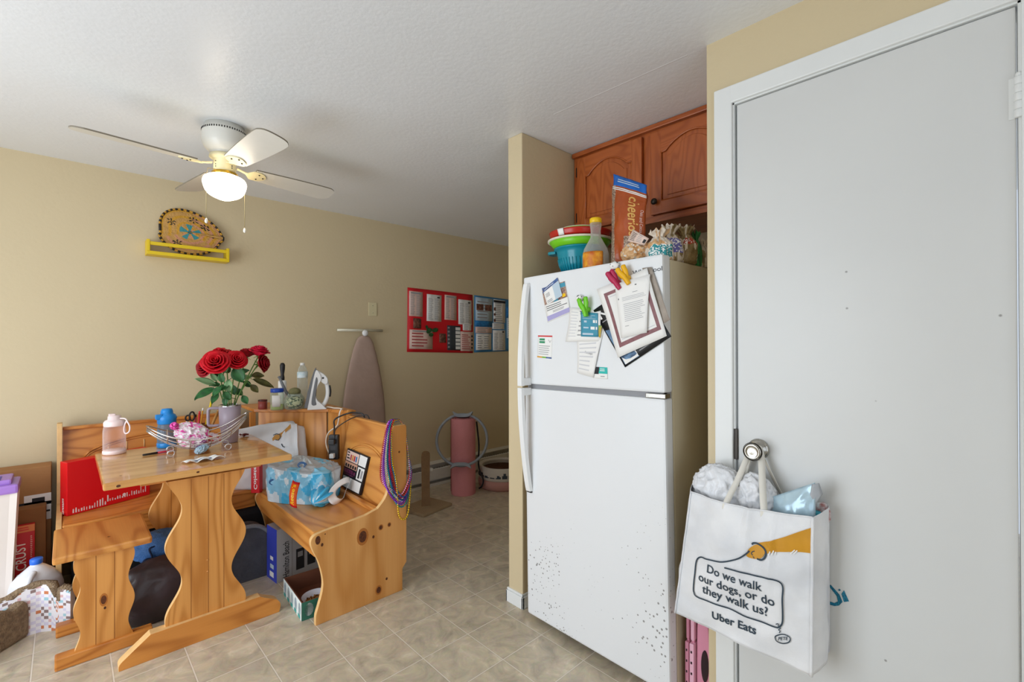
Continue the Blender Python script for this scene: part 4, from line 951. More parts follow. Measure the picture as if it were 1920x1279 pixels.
rose(495, 681, 2.82, .044, RED2, 'deep red drooping rose below the tallest one, toward the iron', (.7, -.6, .15), ((470, 722, .5, -.6, .055, .02, LEAFB), (455, 742, .3, -.7, .05, .02, LEAF), (424, 745, -.2, -.8, .045, .018, LEAF)), 8)
# pencil cup
pc_ = Vector((.515, 2.965, ZT))
cu = MB().lathe([(0, 0), (.040, 0), (.042, .004), (.045, .10), (.042, .10), (.039, .008), (0, .008)], pc_, 28, mat('terracotta_cup', '8c4a22', .5, var=.2, vs=20))
tag(cu.build('pencil_cup'), 'brown pencil cup behind the wire basket', 'cup')
def pencil(a, b, r, mt, label, tipm=None, name='pencil'):
    a = Vector(a); b = Vector(b); r_ = thing(name, label, 'pencil', tuple(a), 'pencils in the cup')
    MB().tube([a, b], r, 6, mt).build('shaft', parent=r_)
    d = (b-a).normalized(); MB().tube([b, b+d*.014], [r*1.02, r*.9], 8, tipm or DKM).build('eraser', parent=r_)
pencil(pc_+Vector((.015, 0, .01)), at(401, 734, y=2.96), .0055, mat('pencil_yellow', 'e8c61e', .4), 'long fat yellow pencil leaning out of the brown cup', mat('pencil_yellow', 'e8c61e', .4))
pencil(pc_+Vector((.0, .01, .01)), at(380, 770, y=2.98), .0035, mat('pencil_orange', 'd9932a', .4), 'short orange pencil upright in the brown cup', PAPER)
pencil(pc_+Vector((-.01, -.01, .01)), at(374, 776, y=2.95), .005, mat('pencil_red', 'c42a30', .4), 'thick red pencil in the brown cup beside the scissors', mat('pencil_red', 'c42a30', .4))
pencil(pc_+Vector((-.015, .01, .01)), at(367, 782, y=2.98), .0045, mat('pencil_pink', 'd4506a', .4), 'pink pencil between the scissors and the red pencil')
pencil(pc_+Vector((.025, -.012, .01)), at(409, 772, y=2.95), .007, mat('plain_stick', 'c08a4a', .5), 'plain tan wooden stick behind the tumbler handle', mat('plain_stick', 'c08a4a', .5), 'wooden_stick')
sc_ = thing('scissors', 'black-handled scissors standing in the brown pencil cup', 'scissors', tuple(pc_))
o = at(360, 782, y=2.965)
MB().tube([o+Vector((.012*math.cos(a), .004*math.cos(a), .023*math.sin(a)+.004)) for a in [2*PI*k/20 for k in range(20)]], .0042, 8, mat('scissor_black', '221c1a', .4), closed=True).tube([o+Vector((-.018+.010*math.cos(a), .004, .014*math.sin(a)-.004)) for a in [2*PI*k/20 for k in range(20)]], .004, 8, closed=True).build('handles', parent=sc_)
MB().tube([o+Vector((0, 0, -.02)), pc_+Vector((-.01, 0, .012))], .004, 6, NICK).build('blades', parent=sc_)
# ---------------------------------------------------------------- on the corner shelf
ZS = .8705
c = Vector((.892, 3.195, ZS))
o = MB().lathe([(0, 0), (.024, 0), (.026, .004), (.026, .056), (.0235, .056), (.0235, .045), (0, .045)], c, 24, mat('red_tumbler', '8f3a30', .4, var=.1)).build('votive_cup'); tag(o, 'small brick red cup at the end of the corner shelf beside the blue-lidded jar', 'cup')
MB().lathe([(.0262, .050), (.0268, .054), (.0262, .058)], c, 24, mat('dark_rim', '4a211c', .4), cap=False).build('cup_rim', parent=o)
c = Vector((.948, 3.100, ZS)); JG = clear('clear_jar_glass', 'd7e3d2', alpha=.12)
J = thing('jar', 'glass jar with a blue lid and white label on the corner shelf', 'jar', tuple(c))
MB().lathe([(0, 0), (.036, 0), (.039, .005), (.039, .095), (.034, .108), (.033, .114)], c, 32, JG, cap=False).build('jar_glass', parent=J)
MB().lathe([(0, .003), (.035, .003), (.037, .006), (.037, .032), (0, .034)], c, 24, mat('lime_wax', 'c3d27a', .4)).build('contents', parent=J)
MB().lathe([(.037, .109), (.038, .112), (.038, .130), (.036, .132), (0, .132)], c, 32, mat('jar_lid_blue', '1c49b4', .35)).build('lid', parent=J)
lb = MB(); lb.grid(lambda u, v: c+Vector((.0396*math.cos(3.6+u*1.3), .0396*math.sin(3.6+u*1.3), .022+.07*v)), 12, 2, PAPER, thick=-.0004)
lb.build('label', parent=J)
c = Vector((1.015, 3.215, ZS))
J = thing('lint_roller', 'lint roller with black handle standing behind the jars on the shelf', 'lint roller', tuple(c))
MB().lathe([(0, 0), (.024, 0), (.025, .004), (.025, .165), (.018, .172), (0, .172)], c, 24, PAPER).build('roll', parent=J)
MB().lathe([(.012, .172), (.013, .19), (.010, .21), (.015, .245), (.016, .27), (.010, .284), (0, .286)], c, 18, mat('black_grip', '232122', .45)).build('handle', parent=J)
c = Vector((1.040, 3.065, ZS))
J = thing('candy_jar', 'round glass jar of green and white things between the blue-lidded jar and the iron', 'jar', tuple(c))
MB().lathe([(0, 0), (.050, 0), (.058, .008), (.061, .035), (.056, .07), (.040, .090), (.038, .098)], c, 32, JG, cap=False).build('jar_glass', parent=J)
GM = [mat('olive_bits', '6d7446', .6, var=.3, vs=60), mat('pale_bits', 'ddd9b4', .6), mat('forest_bits', '3f5a35', .6), mat('black_bits', '2a2a26', .6)]
mb = MB(); blob(mb, c+zU*.040, (.052, .052, .040), .12, 4, 3, GM[0], 3, pick=lambda q: GM[int((noise.noise(q*4)+1)*1.9) % 4], floor=c.z+.003); mb.build('contents', parent=J)
MB().lathe([(0, .102), (.024, .100), (.034, .094), (.036, .112), (.028, .125), (.012, .132), (0, .134)][::1], c, 24, mat('moss_lid', '7c7a52', .7, bump=.6, bs=80)).build('lid', parent=J)
c = Vector((1.118, 3.150, ZS)); CW_ = clear('clear_pet', 'e9f1f2', alpha=.10)
J = thing('water_bottle', 'empty clear plastic water bottle with pale blue label behind the iron', 'bottle', tuple(c))
MB().lathe([(0, 0), (.029, 0), (.032, .006), (.032, .05), (.030, .055), (.032, .06), (.032, .215), (.024, .25), (.013, .268), (.012, .276)], c, 28, CW_, cap=False).build('bottle_body', parent=J)
MB().lathe([(.0328, .188), (.0328, .226), (.0322, .226), (.0322, .188)], c, 28, mat('label_pale_blue', 'bfdce6', .4, col2='eef4f5', vs=40), cap=False).build('label', parent=J)
MB().lathe([(.0135, .268), (.0145, .270), (.0145, .284), (0, .285)], c, 18, PAPER).build('cap', parent=J)
c = Vector((1.072, 3.062+.085, ZS))
J = thing('watering_can', 'small white watering can with a grey spout beside the iron', 'watering can', tuple(c))
MB().lathe([(0, 0), (.036, 0), (.037, .005), (.030, .10), (.026, .102), (.0, .096)], c, 24, PLW).build('can_body', parent=J)
MB().tube(smooth_path([c+Vector((-.028, .0, .06)), c+Vector((-.055, 0, .10)), c+Vector((-.075, .01, .15)), c+Vector((-.090, .012, .19)), c+Vector((-.098, .012, .20))], 5), [.010]*6+[.009]*6+[.008]*6+[.009]*3, 10, mat('grey_spout', '7c7f83', .4)).build('spout', parent=J)
# iron standing on its heel
ic = Vector((1.125, 2.965, ZS)); iu = Vector((.85, -.36, 0)).normalized(); iw = Vector((-iu.y, iu.x, 0))
IR = thing('clothes_iron', 'white and grey clothes iron standing on its heel at the bench corner', 'iron', tuple(ic))
If = lambda a, b, t: ic+iu*a+iw*t+zU*b
WIR = mat('iron_white', 'e3e3e2', .3); GIR = mat('iron_grey', '6c6d70', .3)
pl = smooth2([(-.058, .012), (-.040, .10), (-.015, .20), (.002, .250), (.010, .255), (.006, .20), (-.008, .10), (-.022, .012)], 5)
MB().prism(pl, If, -.032, .032, GIR, mat('iron_sole', '3f4043', .25, .6)).build('soleplate', parent=IR, bevel=.004)
bd = smooth2([(-.040, .0), (-.028, .06), (-.012, .15), (.006, .235), (.022, .240), (.040, .19), (.020, .145), (.008, .10), (.016, .06), (.045, .03), (.072, .0)], 5)
MB().prism(bd, If, -.036, .036, WIR).build('body', parent=IR, bevel=.006)
MB().prism(smooth2([(-.016, .035), (-.006, .12), (.010, .20), (.020, .18), (.012, .12), (.008, .06), (.012, .03)], 4, True), If, -.039, .039, GIR).build('side_panel', parent=IR, bevel=.004)
MB().prism(smooth2([(.018, .238), (.05, .222), (.075, .195), (.078, .165), (.066, .152), (.045, .165), (.03, .185)], 4, True), If, -.026, .026, WIR).build('water_tank', parent=IR, bevel=.005)
MB().tube(smooth_path([If(.064, .175, 0), If(.073, .15, 0), If(.078, .11, 0), If(.074, .07, 0), If(.060, .035, 0), If(.045, .02, 0)], 6), .0135, 12, WIR).build('handle', parent=IR)
MB().tube(smooth_path([If(.083, .145, 0), If(.089, .11, 0), If(.085, .075, 0)], 6), .010, 10, mat('iron_dark', '35363a', .4)).build('grip', parent=IR)
MB().ball(If(.05, .195, -.027), (.006, .006, .006), INK).build('dial', parent=IR)
CRD = mat('white_cord', 'ece3d4', .5)
MB().tube(smooth_path([If(.07, .01, 0), If(.10, .006, -.01), If(.115, .004, -.03), Vector((1.238, 2.86, ZS+.004)), Vector((1.235, 2.80, ZS+.004)), Vector((1.215, 2.77, ZS+.012)), Vector((1.200, 2.765, ZS-.01)), Vector((1.190, 2.762, .81)), Vector((1.185, 2.775, .78)), Vector((1.17, 2.86, .73)), Vector((1.165, 2.885, .67)), Vector((1.17, 2.855, .61)), Vector((1.178, 2.795, .598)), Vector((1.182, 2.762, .615))], 7), .0042, 8, CRD).build('power_cord', parent=IR)
# power strip hanging inside the corner
Sx = Vector((1.196, 2.758, 0)); sd = Vector((.33, -.94, 0)).normalized(); sn = Vector((-.94, -.33, 0))
PS = thing('power_strip', 'black power strip hanging by its cord in the bench corner', 'power strip', (Sx.x, Sx.y, .66))
sn = Vector((-.70, -.71, 0)); sd = Vector((.71, -.70, 0)); Ms = Matrix((sd, sn, zU)).transposed().to_4x4(); Ms.translation = Vector((Sx.x-.028, Sx.y-.002, .665))
BKP = mat('black_plastic', '262628', .4)
MB().rbox((-.029, -.0, -.075), (.029, .032, .072), .006, BKP, Ms).build('strip_body', parent=PS)
sk = MB()
for z in (-.045, -.005, .035):
    sk.rbox((-.017, .0315, z-.013), (.017, .034, z+.013), .001, mat('socket_grey', '3b3b3e', .5), Ms)
sk.build('socket', parent=PS)
MB().rbox((-.012, .034, -.060), (.014, .062, -.034), .004, PLW, Ms).build('plug', parent=PS, label='white plug of the iron cord')
MB().rbox((-.02, .034, .018), (.016, .058, .05), .005, BKP, Ms).build('adapter', parent=PS)
MB().tube(smooth_path([Ms @ Vector((0, .016, .07)), Ms @ Vector((.004, .022, .12)), Ms @ Vector((.008, .02, .165)), Vector((1.225, 2.70, .862)), Vector((1.252, 2.64, .868)), Vector((1.275, 2.60, .852)), Vector((1.282, 2.58, .75))], 6), .0048, 8, BKP).build('strip_cord', parent=PS)
MB().tube(smooth_path([Ms @ Vector((.01, .03, .05)), Ms @ Vector((.02, .04, .11)), Vector((1.21, 2.66, .83)), Vector((1.24, 2.58, .858)), Vector((1.275, 2.54, .852)), Vector((1.284, 2.53, .72))], 6), .003, 8, BKP).build('adapter_cord', parent=PS)
# printed palette box leaning on the backrest
TL, TR, BR, BL = Vector((1.206, 2.668, .662)), Vector((1.206, 2.40, .655)), Vector((1.165, 2.43, .446)), Vector((1.165, 2.675, .446))
fq = quad_fn(TL, TR, BR, BL, (-.98, 0, .18))
bx = MB(); bx.grid(lambda u, v: fq(u, 1-v), 1, 1, mat('black_print_card', '1e1d22', .35), thick=.012, smooth=False)
rect(bx, fq, .03, .04, .60, .30, PINKP); rect(bx, fq, .63, .03, .96, .30, PAPER); rect(bx, fq, .02, .32, .62, .47, mat('peach_print', 'd9a58b', .5)); rect(bx, fq, .66, .34, .96, .66, PAPER)
for k in range(5):
    for j in range(2): rect(bx, fq, .05+k*.115, .345+j*.15+.03, .13+k*.115, .345+j*.15+.11, INK if j == 0 else mat('plum_print', '6f2a52', .5), .0006)
for k, c_ in enumerate(('red_print', 'pencil_orange', 'pen_red', 'sky_print')): rect(bx, fq, .22+k*.085, .12, .28+k*.085, .26, MATS[c_], .0006)
rect(bx, fq, .72, .38, .80, .62, INK, .0006); rect(bx, fq, .84, .40, .92, .60, GREY, .0006); rect(bx, fq, .05, .70, .95, .97, PAPER); lines(bx, fq, .08, .5, .6, .68, 3, mat('plum_print', '6f2a52', .5), .0006)
lines(bx, fq, .06, .06, .2, .28, 3, INK, .0006, 2)
tag(bx.build('printed_box'), 'flat black and white printed box leaning on the bench backrest', 'box')
# bead necklaces over the end panel
BD = [('dusty red', 'b0403a'), ('silver', 'c9c9cc'), ('blue', '2c6f9e'), ('purple', '7a35b8'), ('magenta', 'c02a7c'), ('pale pink', 'e79fc0'), ('teal', '1f8f94'), ('gold', 'd8b12a'), ('pearl white', 'e6dcd2'), ('bright red', 'c4283a'), ('violet', '9a48d0'), ('navy', '2a3f86')]
for k, (nm, colr) in enumerate(BD):
    rnd = random.Random(k); bm_ = mat('beads_'+nm.replace(' ', '_'), colr, .22, .55)
    dx = ((k*5) % 12-5.5)*.0036; dz = rnd.uniform(-.02, .02); lo_z = (.50, .47, .49, .455, .485, .505, .44, .375, .48, .495, .465, .475)[k]
    pts = [Vector((1.204+dx*.8, YE+.012+.004*(k % 3), .8665+.001*k)), Vector((1.178+dx, YE-.004, .80)), Vector((1.168+dx*1.6, YE-.010, .68)), Vector((1.178+dx*2.0, YE-.013-.002*(k % 4), .58+dz)), Vector((1.21+dx, YE-.015-.002*(k % 4), lo_z+.035)), Vector((1.252+dx*.5, YE-.016-.002*(k % 4), lo_z)), Vector((1.287+dx*.3, YE-.013, lo_z+.04)), Vector((1.304+.001*k, YE-.004, .60+dz)), Vector((1.303, YE+.010, .70)), Vector((1.298, YE+.032, .82)), Vector((1.272, YE+.034, .872)), Vector((1.236+dx*.4, YE+.026, .874+.001*k))]
    path = smooth_path(pts, 14, True); Ln = sum((path[i]-path[i-1]).length for i in range(len(path)))
    br = .0050 if nm != 'gold' else .0058; nb = int(Ln/(br*2.05)); cum = [0]
    for i in range(len(path)): cum.append(cum[-1]+(path[(i+1) % len(path)]-path[i]).length)
    rs = []; pp = []
    j = 0
    for b_ in range(nb*4):
        d_ = Ln*b_/(nb*4)
        while j < len(path)-1 and cum[j+1] < d_: j += 1
        t_ = (d_-cum[j])/max(1e-9, cum[j+1]-cum[j]); pp.append(path[j].lerp(path[(j+1) % len(path)], min(1, t_)))
        rs.append((.0009, br*.8, br, br*.8)[b_ % 4])
    o = MB().tube(pp, rs, 6, bm_, closed=True).build('bead_necklace'); tag(o, nm+' bead necklace in the bunch hung over the bench end panel', 'necklace', 'bead necklaces on the bench')

# ---------------------------------------------------------------- on the bench seats
# second shopping bag slumped on the corner seat
BAGW = mat('white_nonwoven', 'e9eaec', .55, col2='d6d8dc', vs=7, bump=.12, bs=350); MUST = mat('mustard_print', 'cf9320', .55, var=.1, vs=20); NAVY = mat('navy_print', '2c3d4b', .6); TANP = mat('tan_arm_print', 'c08a3e', .6)
B2_ = thing('shopping_bag', 'white shopping bag with tan arm print slumped on the bench behind the table', 'bag', (.86, 3.08, .4205))
tops = [at(448, 805, y=3.09), at(490, 796, y=3.04), at(535, 791, y=3.0), at(556, 795, y=2.98)]
def b2f(u, v, e=0):
    k = u*3; i = min(2, int(k)); tp_ = tops[i].lerp(tops[i+1], k-i)
    bt = Vector((lerp(.66, 1.0, u), lerp(3.16, 2.86, u), .4215)); p = bt.lerp(tp_, v)
    n_ = Vector((-.62, -.78, 0)); return p+n_*(e+.018*math.sin(PI*u)*math.sin(PI*v)+.016*noise.noise(Vector((u*5, v*5, 3)))*math.sin(PI*v)+.012*abs(noise.noise(Vector((u*9, v*7, 8)))))
MB().grid(b2f, 30, 30, BAGW, thick=.0015).build('front_panel', parent=B2_)
def b2s(u, v): a = b2f(1, v); return a+Vector((.085, .06, 0))*u*(1-.25*v)+Vector((0, 0, -.03*u*v))+Vector((-.01, .02, 0))*math.sin(PI*u)
MB().grid(b2s, 8, 20, BAGW, thick=.0015).tube([b2f(1, k/20) for k in range(21)], .0035, 6, BAGW).build('side_panel', parent=B2_)
MB().grid(lambda u, v: b2f(u, v)+Vector((.06, .075, -.01*v)), 12, 12, BAGW, thick=.0015).build('back_panel', parent=B2_)
def on_b2(px, py, e=.002):
    q = at(px, py, o=Vector((.83, 3.01, .6)), n=Vector((-.66, -.75, 0)))
    return q
ar = MB()
def b2_uv(px, py):
    q = at(px, py, o=Vector((.83, 3.01, .6)), n=Vector((-.66, -.75, 0))); 
    v = (q.z-.4215)/(.80-.4215); u = (q.x-lerp(.66, .735, v))/lerp(.34, .30, v); return u, v
def on_bag2(pts, e, mt):
    ar.poly([b2f(*b2_uv(*p), e) for p in pts], mt)
on_bag2([(521, 819), (530, 815), (545, 805), (556, 798), (557, 806), (545, 812), (531, 821), (525, 826)], .003, TANP)
on_bag2([(512, 825), (517, 819), (525, 818), (529, 823), (524, 830), (518, 827), (513, 830)], .0035, TANP)
ar.tube([b2f(*b2_uv(*p), .004) for p in ((514, 819), (520, 817), (526, 819), (527, 825), (523, 829), (518, 828))], .0022, 6, NAVY)
ar.tube([b2f(*b2_uv(*p), .004) for p in ((530, 836), (534, 840), (540, 841))], .0025, 6, NAVY)
ar.build('printed_arm', parent=B2_)
# toothpaste carton
tc_ = Vector((.800, 2.975, .4205)); Mt = Matrix.Translation(tc_) @ Matrix.Rotation(-.75, 4, 'Z')
REDB = mat('red_carton', 'cf1620', .35)
tb = MB().rbox((-.024, -.018, 0), (.024, .018, .175), .002, REDB, Mt)
fT = lambda s, t, e=0: Mt @ Vector((-.024+.048*s, -.0182-e, .175*(1-t)))
put_text(tb, 'Colgate', lambda s, t: fT(s, t, .0004), .36, .88, .36, .12, (.38, .0), PAPER, .02)
tag(tb.build('toothpaste_box'), 'narrow red carton with white lettering upright beside the blue plastic pack', 'carton')
# crumpled pack of paper rolls in printed plastic
PB1 = clear('hazy_plastic', 'c9ced2', .18, alpha=.62); PB2 = mat('pack_sky_blue', '8fd0ee', .2, bump=.5, bs=26, var=.2, vs=14); PB3 = mat('pack_pale', 'dcebf3', .2, bump=.5, bs=30, var=.12, vs=14); PB4 = mat('pack_strong_blue', '43b2e2', .2, bump=.5, bs=30); PB5 = mat('pack_grey', 'aeb4b8', .2, bump=.6, bs=34, var=.25, vs=18)
PK_ = thing('plastic_pack', 'crumpled blue and clear plastic pack of rolls on the bench seat', 'plastic pack', (1.0, 2.70, .4205))
E1 = Vector((.60, -.80, 0)); E2 = Vector((.80, .60, 0)); PCn = Vector((.972, 2.705, .4215))
for i_, j_ in ((-1, -.5), (0, -.5), (1, -.5), (-1, .5), (0, .5), (1, .5)):
    q = PCn+E1*(.106*i_)+E2*(.104*j_); MB().lathe([(0, 0), (.048, 0), (.051, .004), (.051, .165-.02*i_), (.047, .17-.02*i_), (.02, .17-.02*i_), (.02, .12), (0, .12)], q, 24, mat('roll_paper', 'eceff2', .9)).build('paper_roll', parent=PK_)
def pkf(u, v):
    a = 2*PI*u; ca, sa = math.cos(a), math.sin(a); r = 1/(abs(ca)**3.2+abs(sa)**3.2)**(1/3.2)
    q = Vector((ca, sa, 0)); wall = min(1, v/.42); top = max(0, (v-.42)/.58)
    scal = 1+.045*abs(math.sin(a*4.5))*(1-top) - .03
    rad = r*scal*(1+.05*math.sin(PI*wall))*max(0, 1-top)**.9 if top else r*scal*(1+.05*math.sin(PI*wall)+.05*(1-wall))
    x = ca*rad*.172; y = sa*rad*.122
    hh = .178-.022*ca*min(1, rad); z = hh*(wall**.9 if not top else 1)+.016*math.sin(PI*top*.5)
    pp_ = Vector((x*9, y*9, z*6)); dd = noise.voronoi(pp_*1.1+Vector((2, 7, 1)))[0]; d3 = noise.voronoi(pp_*2.7+Vector((5, 1, 8)))[0]
    cr = (-.034*(dd[1]-dd[0])-.020*(d3[1]-d3[0])+.016)
    return PCn+E1*(x+ca*cr*wall*(1-top))+E2*(y+sa*cr*wall*(1-top))+zU*max(.0, z+cr*(1.6*top+.3*wall))
def pkp(u, v):
    n_ = noise.noise(Vector((math.cos(6.283*u)*2.6, math.sin(6.283*u)*2.6, v*3.4)))
    if v > .60: return PB2 if n_ > .38 else (PB3 if n_ < -.42 else PB1)
    if v > .40: return PB1 if n_ < .1 else PB2
    return PB4 if n_ > .30 else PB2 if n_ > -.05 else PB3
mb = MB(); mb.grid(pkf, 150, 60, PB1, pick=pkp); mb.build('pack_film', parent=PK_)
mb = MB(); ge = Vector((.985, 2.500, .465))
def gef(u, v):
    a = 2*PI*u; k = max(0, math.sin(PI*v))**.75*(1+.22*math.sin(a*9+1)*(.3+v)+.12*noise.noise(Vector((math.cos(a)*2, math.sin(a)*2, v*3)))); d_ = Vector((.75, .66, .10)).normalized(); s_ = Vector((-.66, .75, 0)); t_ = d_.cross(s_)
    p = ge+d_*lerp(-.085, .085, v)+s_*(.052*k*math.cos(a))+t_*(.048*k*math.sin(a)); p.z = max(p.z, .4215); return p
mb.grid(gef, 90, 28, PB4, pick=lambda u, v: PB3 if noise.noise(Vector((u*9, v*3, 4))) > .25 else PB2 if noise.noise(Vector((u*7, v*3, 9))) > .2 else None); mb.build('gathered_end', parent=PK_)
hl = MB(); hc = Vector((1.085, 2.500, .475)); hx_ = Vector((.80, .52, .30)).normalized(); hz_ = Vector((-.25, -.10, .9)).normalized(); hn = hx_.cross(hz_)
def hlf(u, v):
    a = 2*PI*u; r = lerp(.58, 1, v); return hc+hx_*(.100*r*math.cos(a))+hz_*(.055*r*math.sin(a))+hn*(.012*math.sin(a*2)+.02*(1-v))
hl.grid(hlf, 40, 4, mat('pack_white', 'eef1f3', .25, bump=.3, bs=40), thick=.0012); hl.build('carry_loop', parent=PK_)
pr2 = MB(); sw = at(512, 905, o=Vector((.85, 2.68, .5)), n=Vector((-.69, -.72, 0)))
sx_ = Vector((.72, -.69, 0)); 
for off, sc2 in ((Vector((0, 0, 0)), 1), (at(566, 873, o=Vector((.92, 2.62, .6)), n=Vector((-.69, -.72, 0)))-sw, 1.05)):
    pr2.tube([sw+off+sx_*(.024*sc2*math.cos(a)*(1-.05*a))+zU*(.017*sc2*math.sin(a)*(1-.05*a)+.002) for a in [k*.3 for k in range(32)]], .003, 6, mat('pack_ink_blue', '3a6aa0', .4))
pr2.build('printed_swirl', parent=PK_)
# orange sweet wrapper
f1 = [at(543, 946, y=2.50), at(557, 953, y=2.47), at(563, 905, y=2.50), at(549, 900, y=2.53)]
ORG = mat('orange_wrapper', 'e2561c', .25, bump=.3, bs=60); YL2 = mat('yellow_letters', 'f5c51e', .3)
wf = lambda s, t, e=0: bil(f1[3], f1[2], f1[1], f1[0], s, t)+Vector((-.69, -.72, .1))*(e+.012*math.sin(PI*s)+.02*math.sin(PI*t))
mb = MB(); mb.grid(lambda u, v: wf(u, 1-v), 8, 12, ORG, thick=.006, pick=lambda u, v: REDB if (v < .1 or v > .9) else None)
put_text(mb, "Reese's", lambda s, t: wf(s, t, .001), .72, .90, .70, .10, (-.42, .0), YL2, .02)
tag(mb.build('sweet_wrapper'), 'orange and red sweet wrapper with yellow letters against the blue plastic pack', 'wrapper')
# red boxed game standing on the other seat
A = Vector((.004, 3.215, .4205)); dR = Vector((.351, .145, 0)).normalized(); nR = Vector((-dR.y, dR.x, 0)); Mr = Matrix((dR, nR, zU)).transposed().to_4x4(); Mr.translation = A
RBX = mat('bright_red_box', 'e0121c', .35); rbx = MB().rbox((0, 0, 0), (.372, .065, .268), .003, RBX, Mr)
fR = lambda s, t, e=0: Mr @ Vector((.372*s, -.0005-e, .268*(1-t)))
WPR = mat('white_box_print', 'f0dede', .5); rnd = random.Random(5)
for k in range(30):
    s = .06+k*.030; h = .03+.10*rnd.random()*(1 if 6 < k < 14 or k > 24 else .45); w_ = .010+.008*rnd.random()
    rect(rbx, fR, s, .965-h-(.05 if k > 12 else 0), s+w_, .965-(.05 if k > 12 else 0), WPR)
    if rnd.random() > .4: rbx.poly([fR(s+w_/2+.007*math.cos(a), .955-h-(.05 if k > 12 else 0)+.010*math.sin(a), .0004) for a in [j*PI/4 for j in range(8)]], WPR)
rbx.poly([fR(.66+.022*math.cos(a), .86+.032*math.sin(a), .0004) for a in [j*PI/8 for j in range(16)]], WPR)
lL = lambda s, t, e=0: Mr @ Vector((-.0005-e, .065*(1-s), .268*(1-t)))
lines(rbx, lL, .35, .68, .65, .98, 9, WPR, fill=.6)
tag(rbx.build('red_game_box'), 'flat bright red box with white figures leaning on the bench beside the table', 'box')

# ---------------------------------------------------------------- under the table and benches
HB = thing('appliance_box', 'blue and grey coffee maker box under the bench seat', 'box', (.94, 2.74, 0))
HBB = mat('box_blue', '3a48b8', .45); HBG = mat('box_grey', 'b3b4b8', .45)
Mh = Matrix.Translation((.814, 2.667, 0)) @ Matrix.Rotation(.10, 4, 'Z')
hb = MB(); hb.box((0, 0, .001), (.285, .125, .285), HBG, Mh)
fH = lambda s, t, e=0: Mh @ Vector((.285*s, -e, .285*(1-t))); fHl = lambda s, t, e=0: Mh @ Vector((-e, .125*(1-s), .285*(1-t)))
rect(hb, fHl, 0, 0, 1, 1, HBB); rect(hb, fHl, .35, .55, .65, .62, PAPER, .0006); rect(hb, fHl, .35, .70, .7, .78, PALEB, .0006); rect(hb, fHl, .3, .84, .7, .94, PAPER, .0006)
put_text(hb, 'Hamilton Beach', lambda s, t: fH(s, t, .0005), .225, .94, .225, .27, (-.115, 0), INK, .01)
rect(hb, fH, .275, 0, .29, 1, GREY)
for a in ((.36, .48, .52, .88), (.58, .50, .74, .86)):
    rect(hb, fH, *a, INK); rect(hb, fH, a[0]+.03, a[1]+.06, a[2]-.03, a[1]+.16, GREY, .0006)
rect(hb, fH, .56, .30, .66, .46, BROWNP); rect(hb, fH, .78, .35, .98, .7, BROWNP); lines(hb, fH, .34, .08, .9, .26, 3, INK)
hb.build('carton', parent=HB)
CT = thing('cardboard_tray', 'low green and white printed cardboard tray holding the cat bowl', 'tray', (.90, 2.36, 0))
TGR = mat('tray_green', '2f6b58', .6); TIN = mat('tray_inner', '7a4a34', .8); TW = mat('tray_white', 'dfe8e4', .6)
Mc = Matrix.Translation((.786, 2.226, 0)) @ Matrix.Rotation(-.06, 4, 'Z')
ct = MB(); ct.box((0, 0, .001), (.26, .30, .005), TIN, Mc); W4 = ((0, 0, .26, .004), (0, .296, .26, .30), (0, .004, .004, .296), (.256, .004, .26, .296))
for x_, y_, X_, Y_ in W4: ct.box((x_, y_, .001), (X_, Y_, .085), TIN, Mc)
fa = lambda s, t, e=0: Mc @ Vector((.26*s, -e-.0003, .084*(1-t)+.001)); fb = lambda s, t, e=0: Mc @ Vector((-e-.0003, .30*(1-s), .084*(1-t)+.001))
rect(ct, fa, 0, 0, 1, 1, TGR, .0003); rect(ct, fb, 0, 0, 1, 1, TW, .0003)
for f_, n in ((fa, 4), (fb, 5)):
    for k in range(n): ct.poly([f_((k+.5)/n+.32/n*math.cos(a), .48+.36*math.sin(a), .0007) for a in [j*PI/6 for j in range(12)]], TW if f_ is fa else MATS['pale_blue_paper'])
for k in range(5): rect(ct, fb, k/5+.02, .78, k/5+.14, .98, mat('tray_teal', '3f9f95', .6), .0009)
ct.build('tray_walls', parent=CT)
c = Mc @ Vector((.095, .085, .0055))
CBW = thing('cat_food_bowl', 'white cat bowl of brown kibble in the printed cardboard tray', 'bowl', tuple(c))
MB().lathe([(0, 0), (.045, 0), (.05, .004), (.068, .045), (.070, .048), (.066, .048), (.048, .008), (0, .008)], c, 36, mat('bowl_white', 'e6e6ee', .3)).build('bowl', parent=CBW)
kb_ = MB(); rnd = random.Random(8); KM = [mat('kibble_a', '8a5a22', .8), mat('kibble_b', '6a3f18', .8), mat('kibble_c', 'a8762c', .8)]
kb_.lathe([(0, .024), (.050, .022)], c, 20, KM[1], cap=False)
for k in range(110):
    a = rnd.random()*6.28; r = .048*math.sqrt(rnd.random()); kb_.ball(c+Vector((r*math.cos(a), r*math.sin(a), .026+.006*rnd.random()-.15*r*r)), (.0055, .0055, .004), KM[k % 3], 6)
kb_.build('kibble', parent=CBW, kind='stuff')
GCH = mat('charcoal_fabric', '4a4a50', .9, bump=.5, bs=40, var=.25, vs=12); GTR = mat('grey_fleece_trim', '7f8186', .95, bump=.9, bs=200)
PC = thing('fabric_pet_cave', 'charcoal fabric pet cushion with rounded end and grey trim behind the table legs', 'pet bed', (.68, 2.9, 0))
sh_ = smooth2([(.50, .0), (.50, .22), (.56, .27), (.66, .292), (.745, .290), (.80, .255), (.838, .19), (.846, .11), (.835, .04), (.815, .0)], 6)
MB().prism(sh_, fy, 2.80, 2.90, GCH).build('cushion', parent=PC, bevel=.015)
MB().tube([Vector((a, 2.80, b)) for a, b in sh_[12:]], .011, 8, GTR).build('trim', parent=PC)
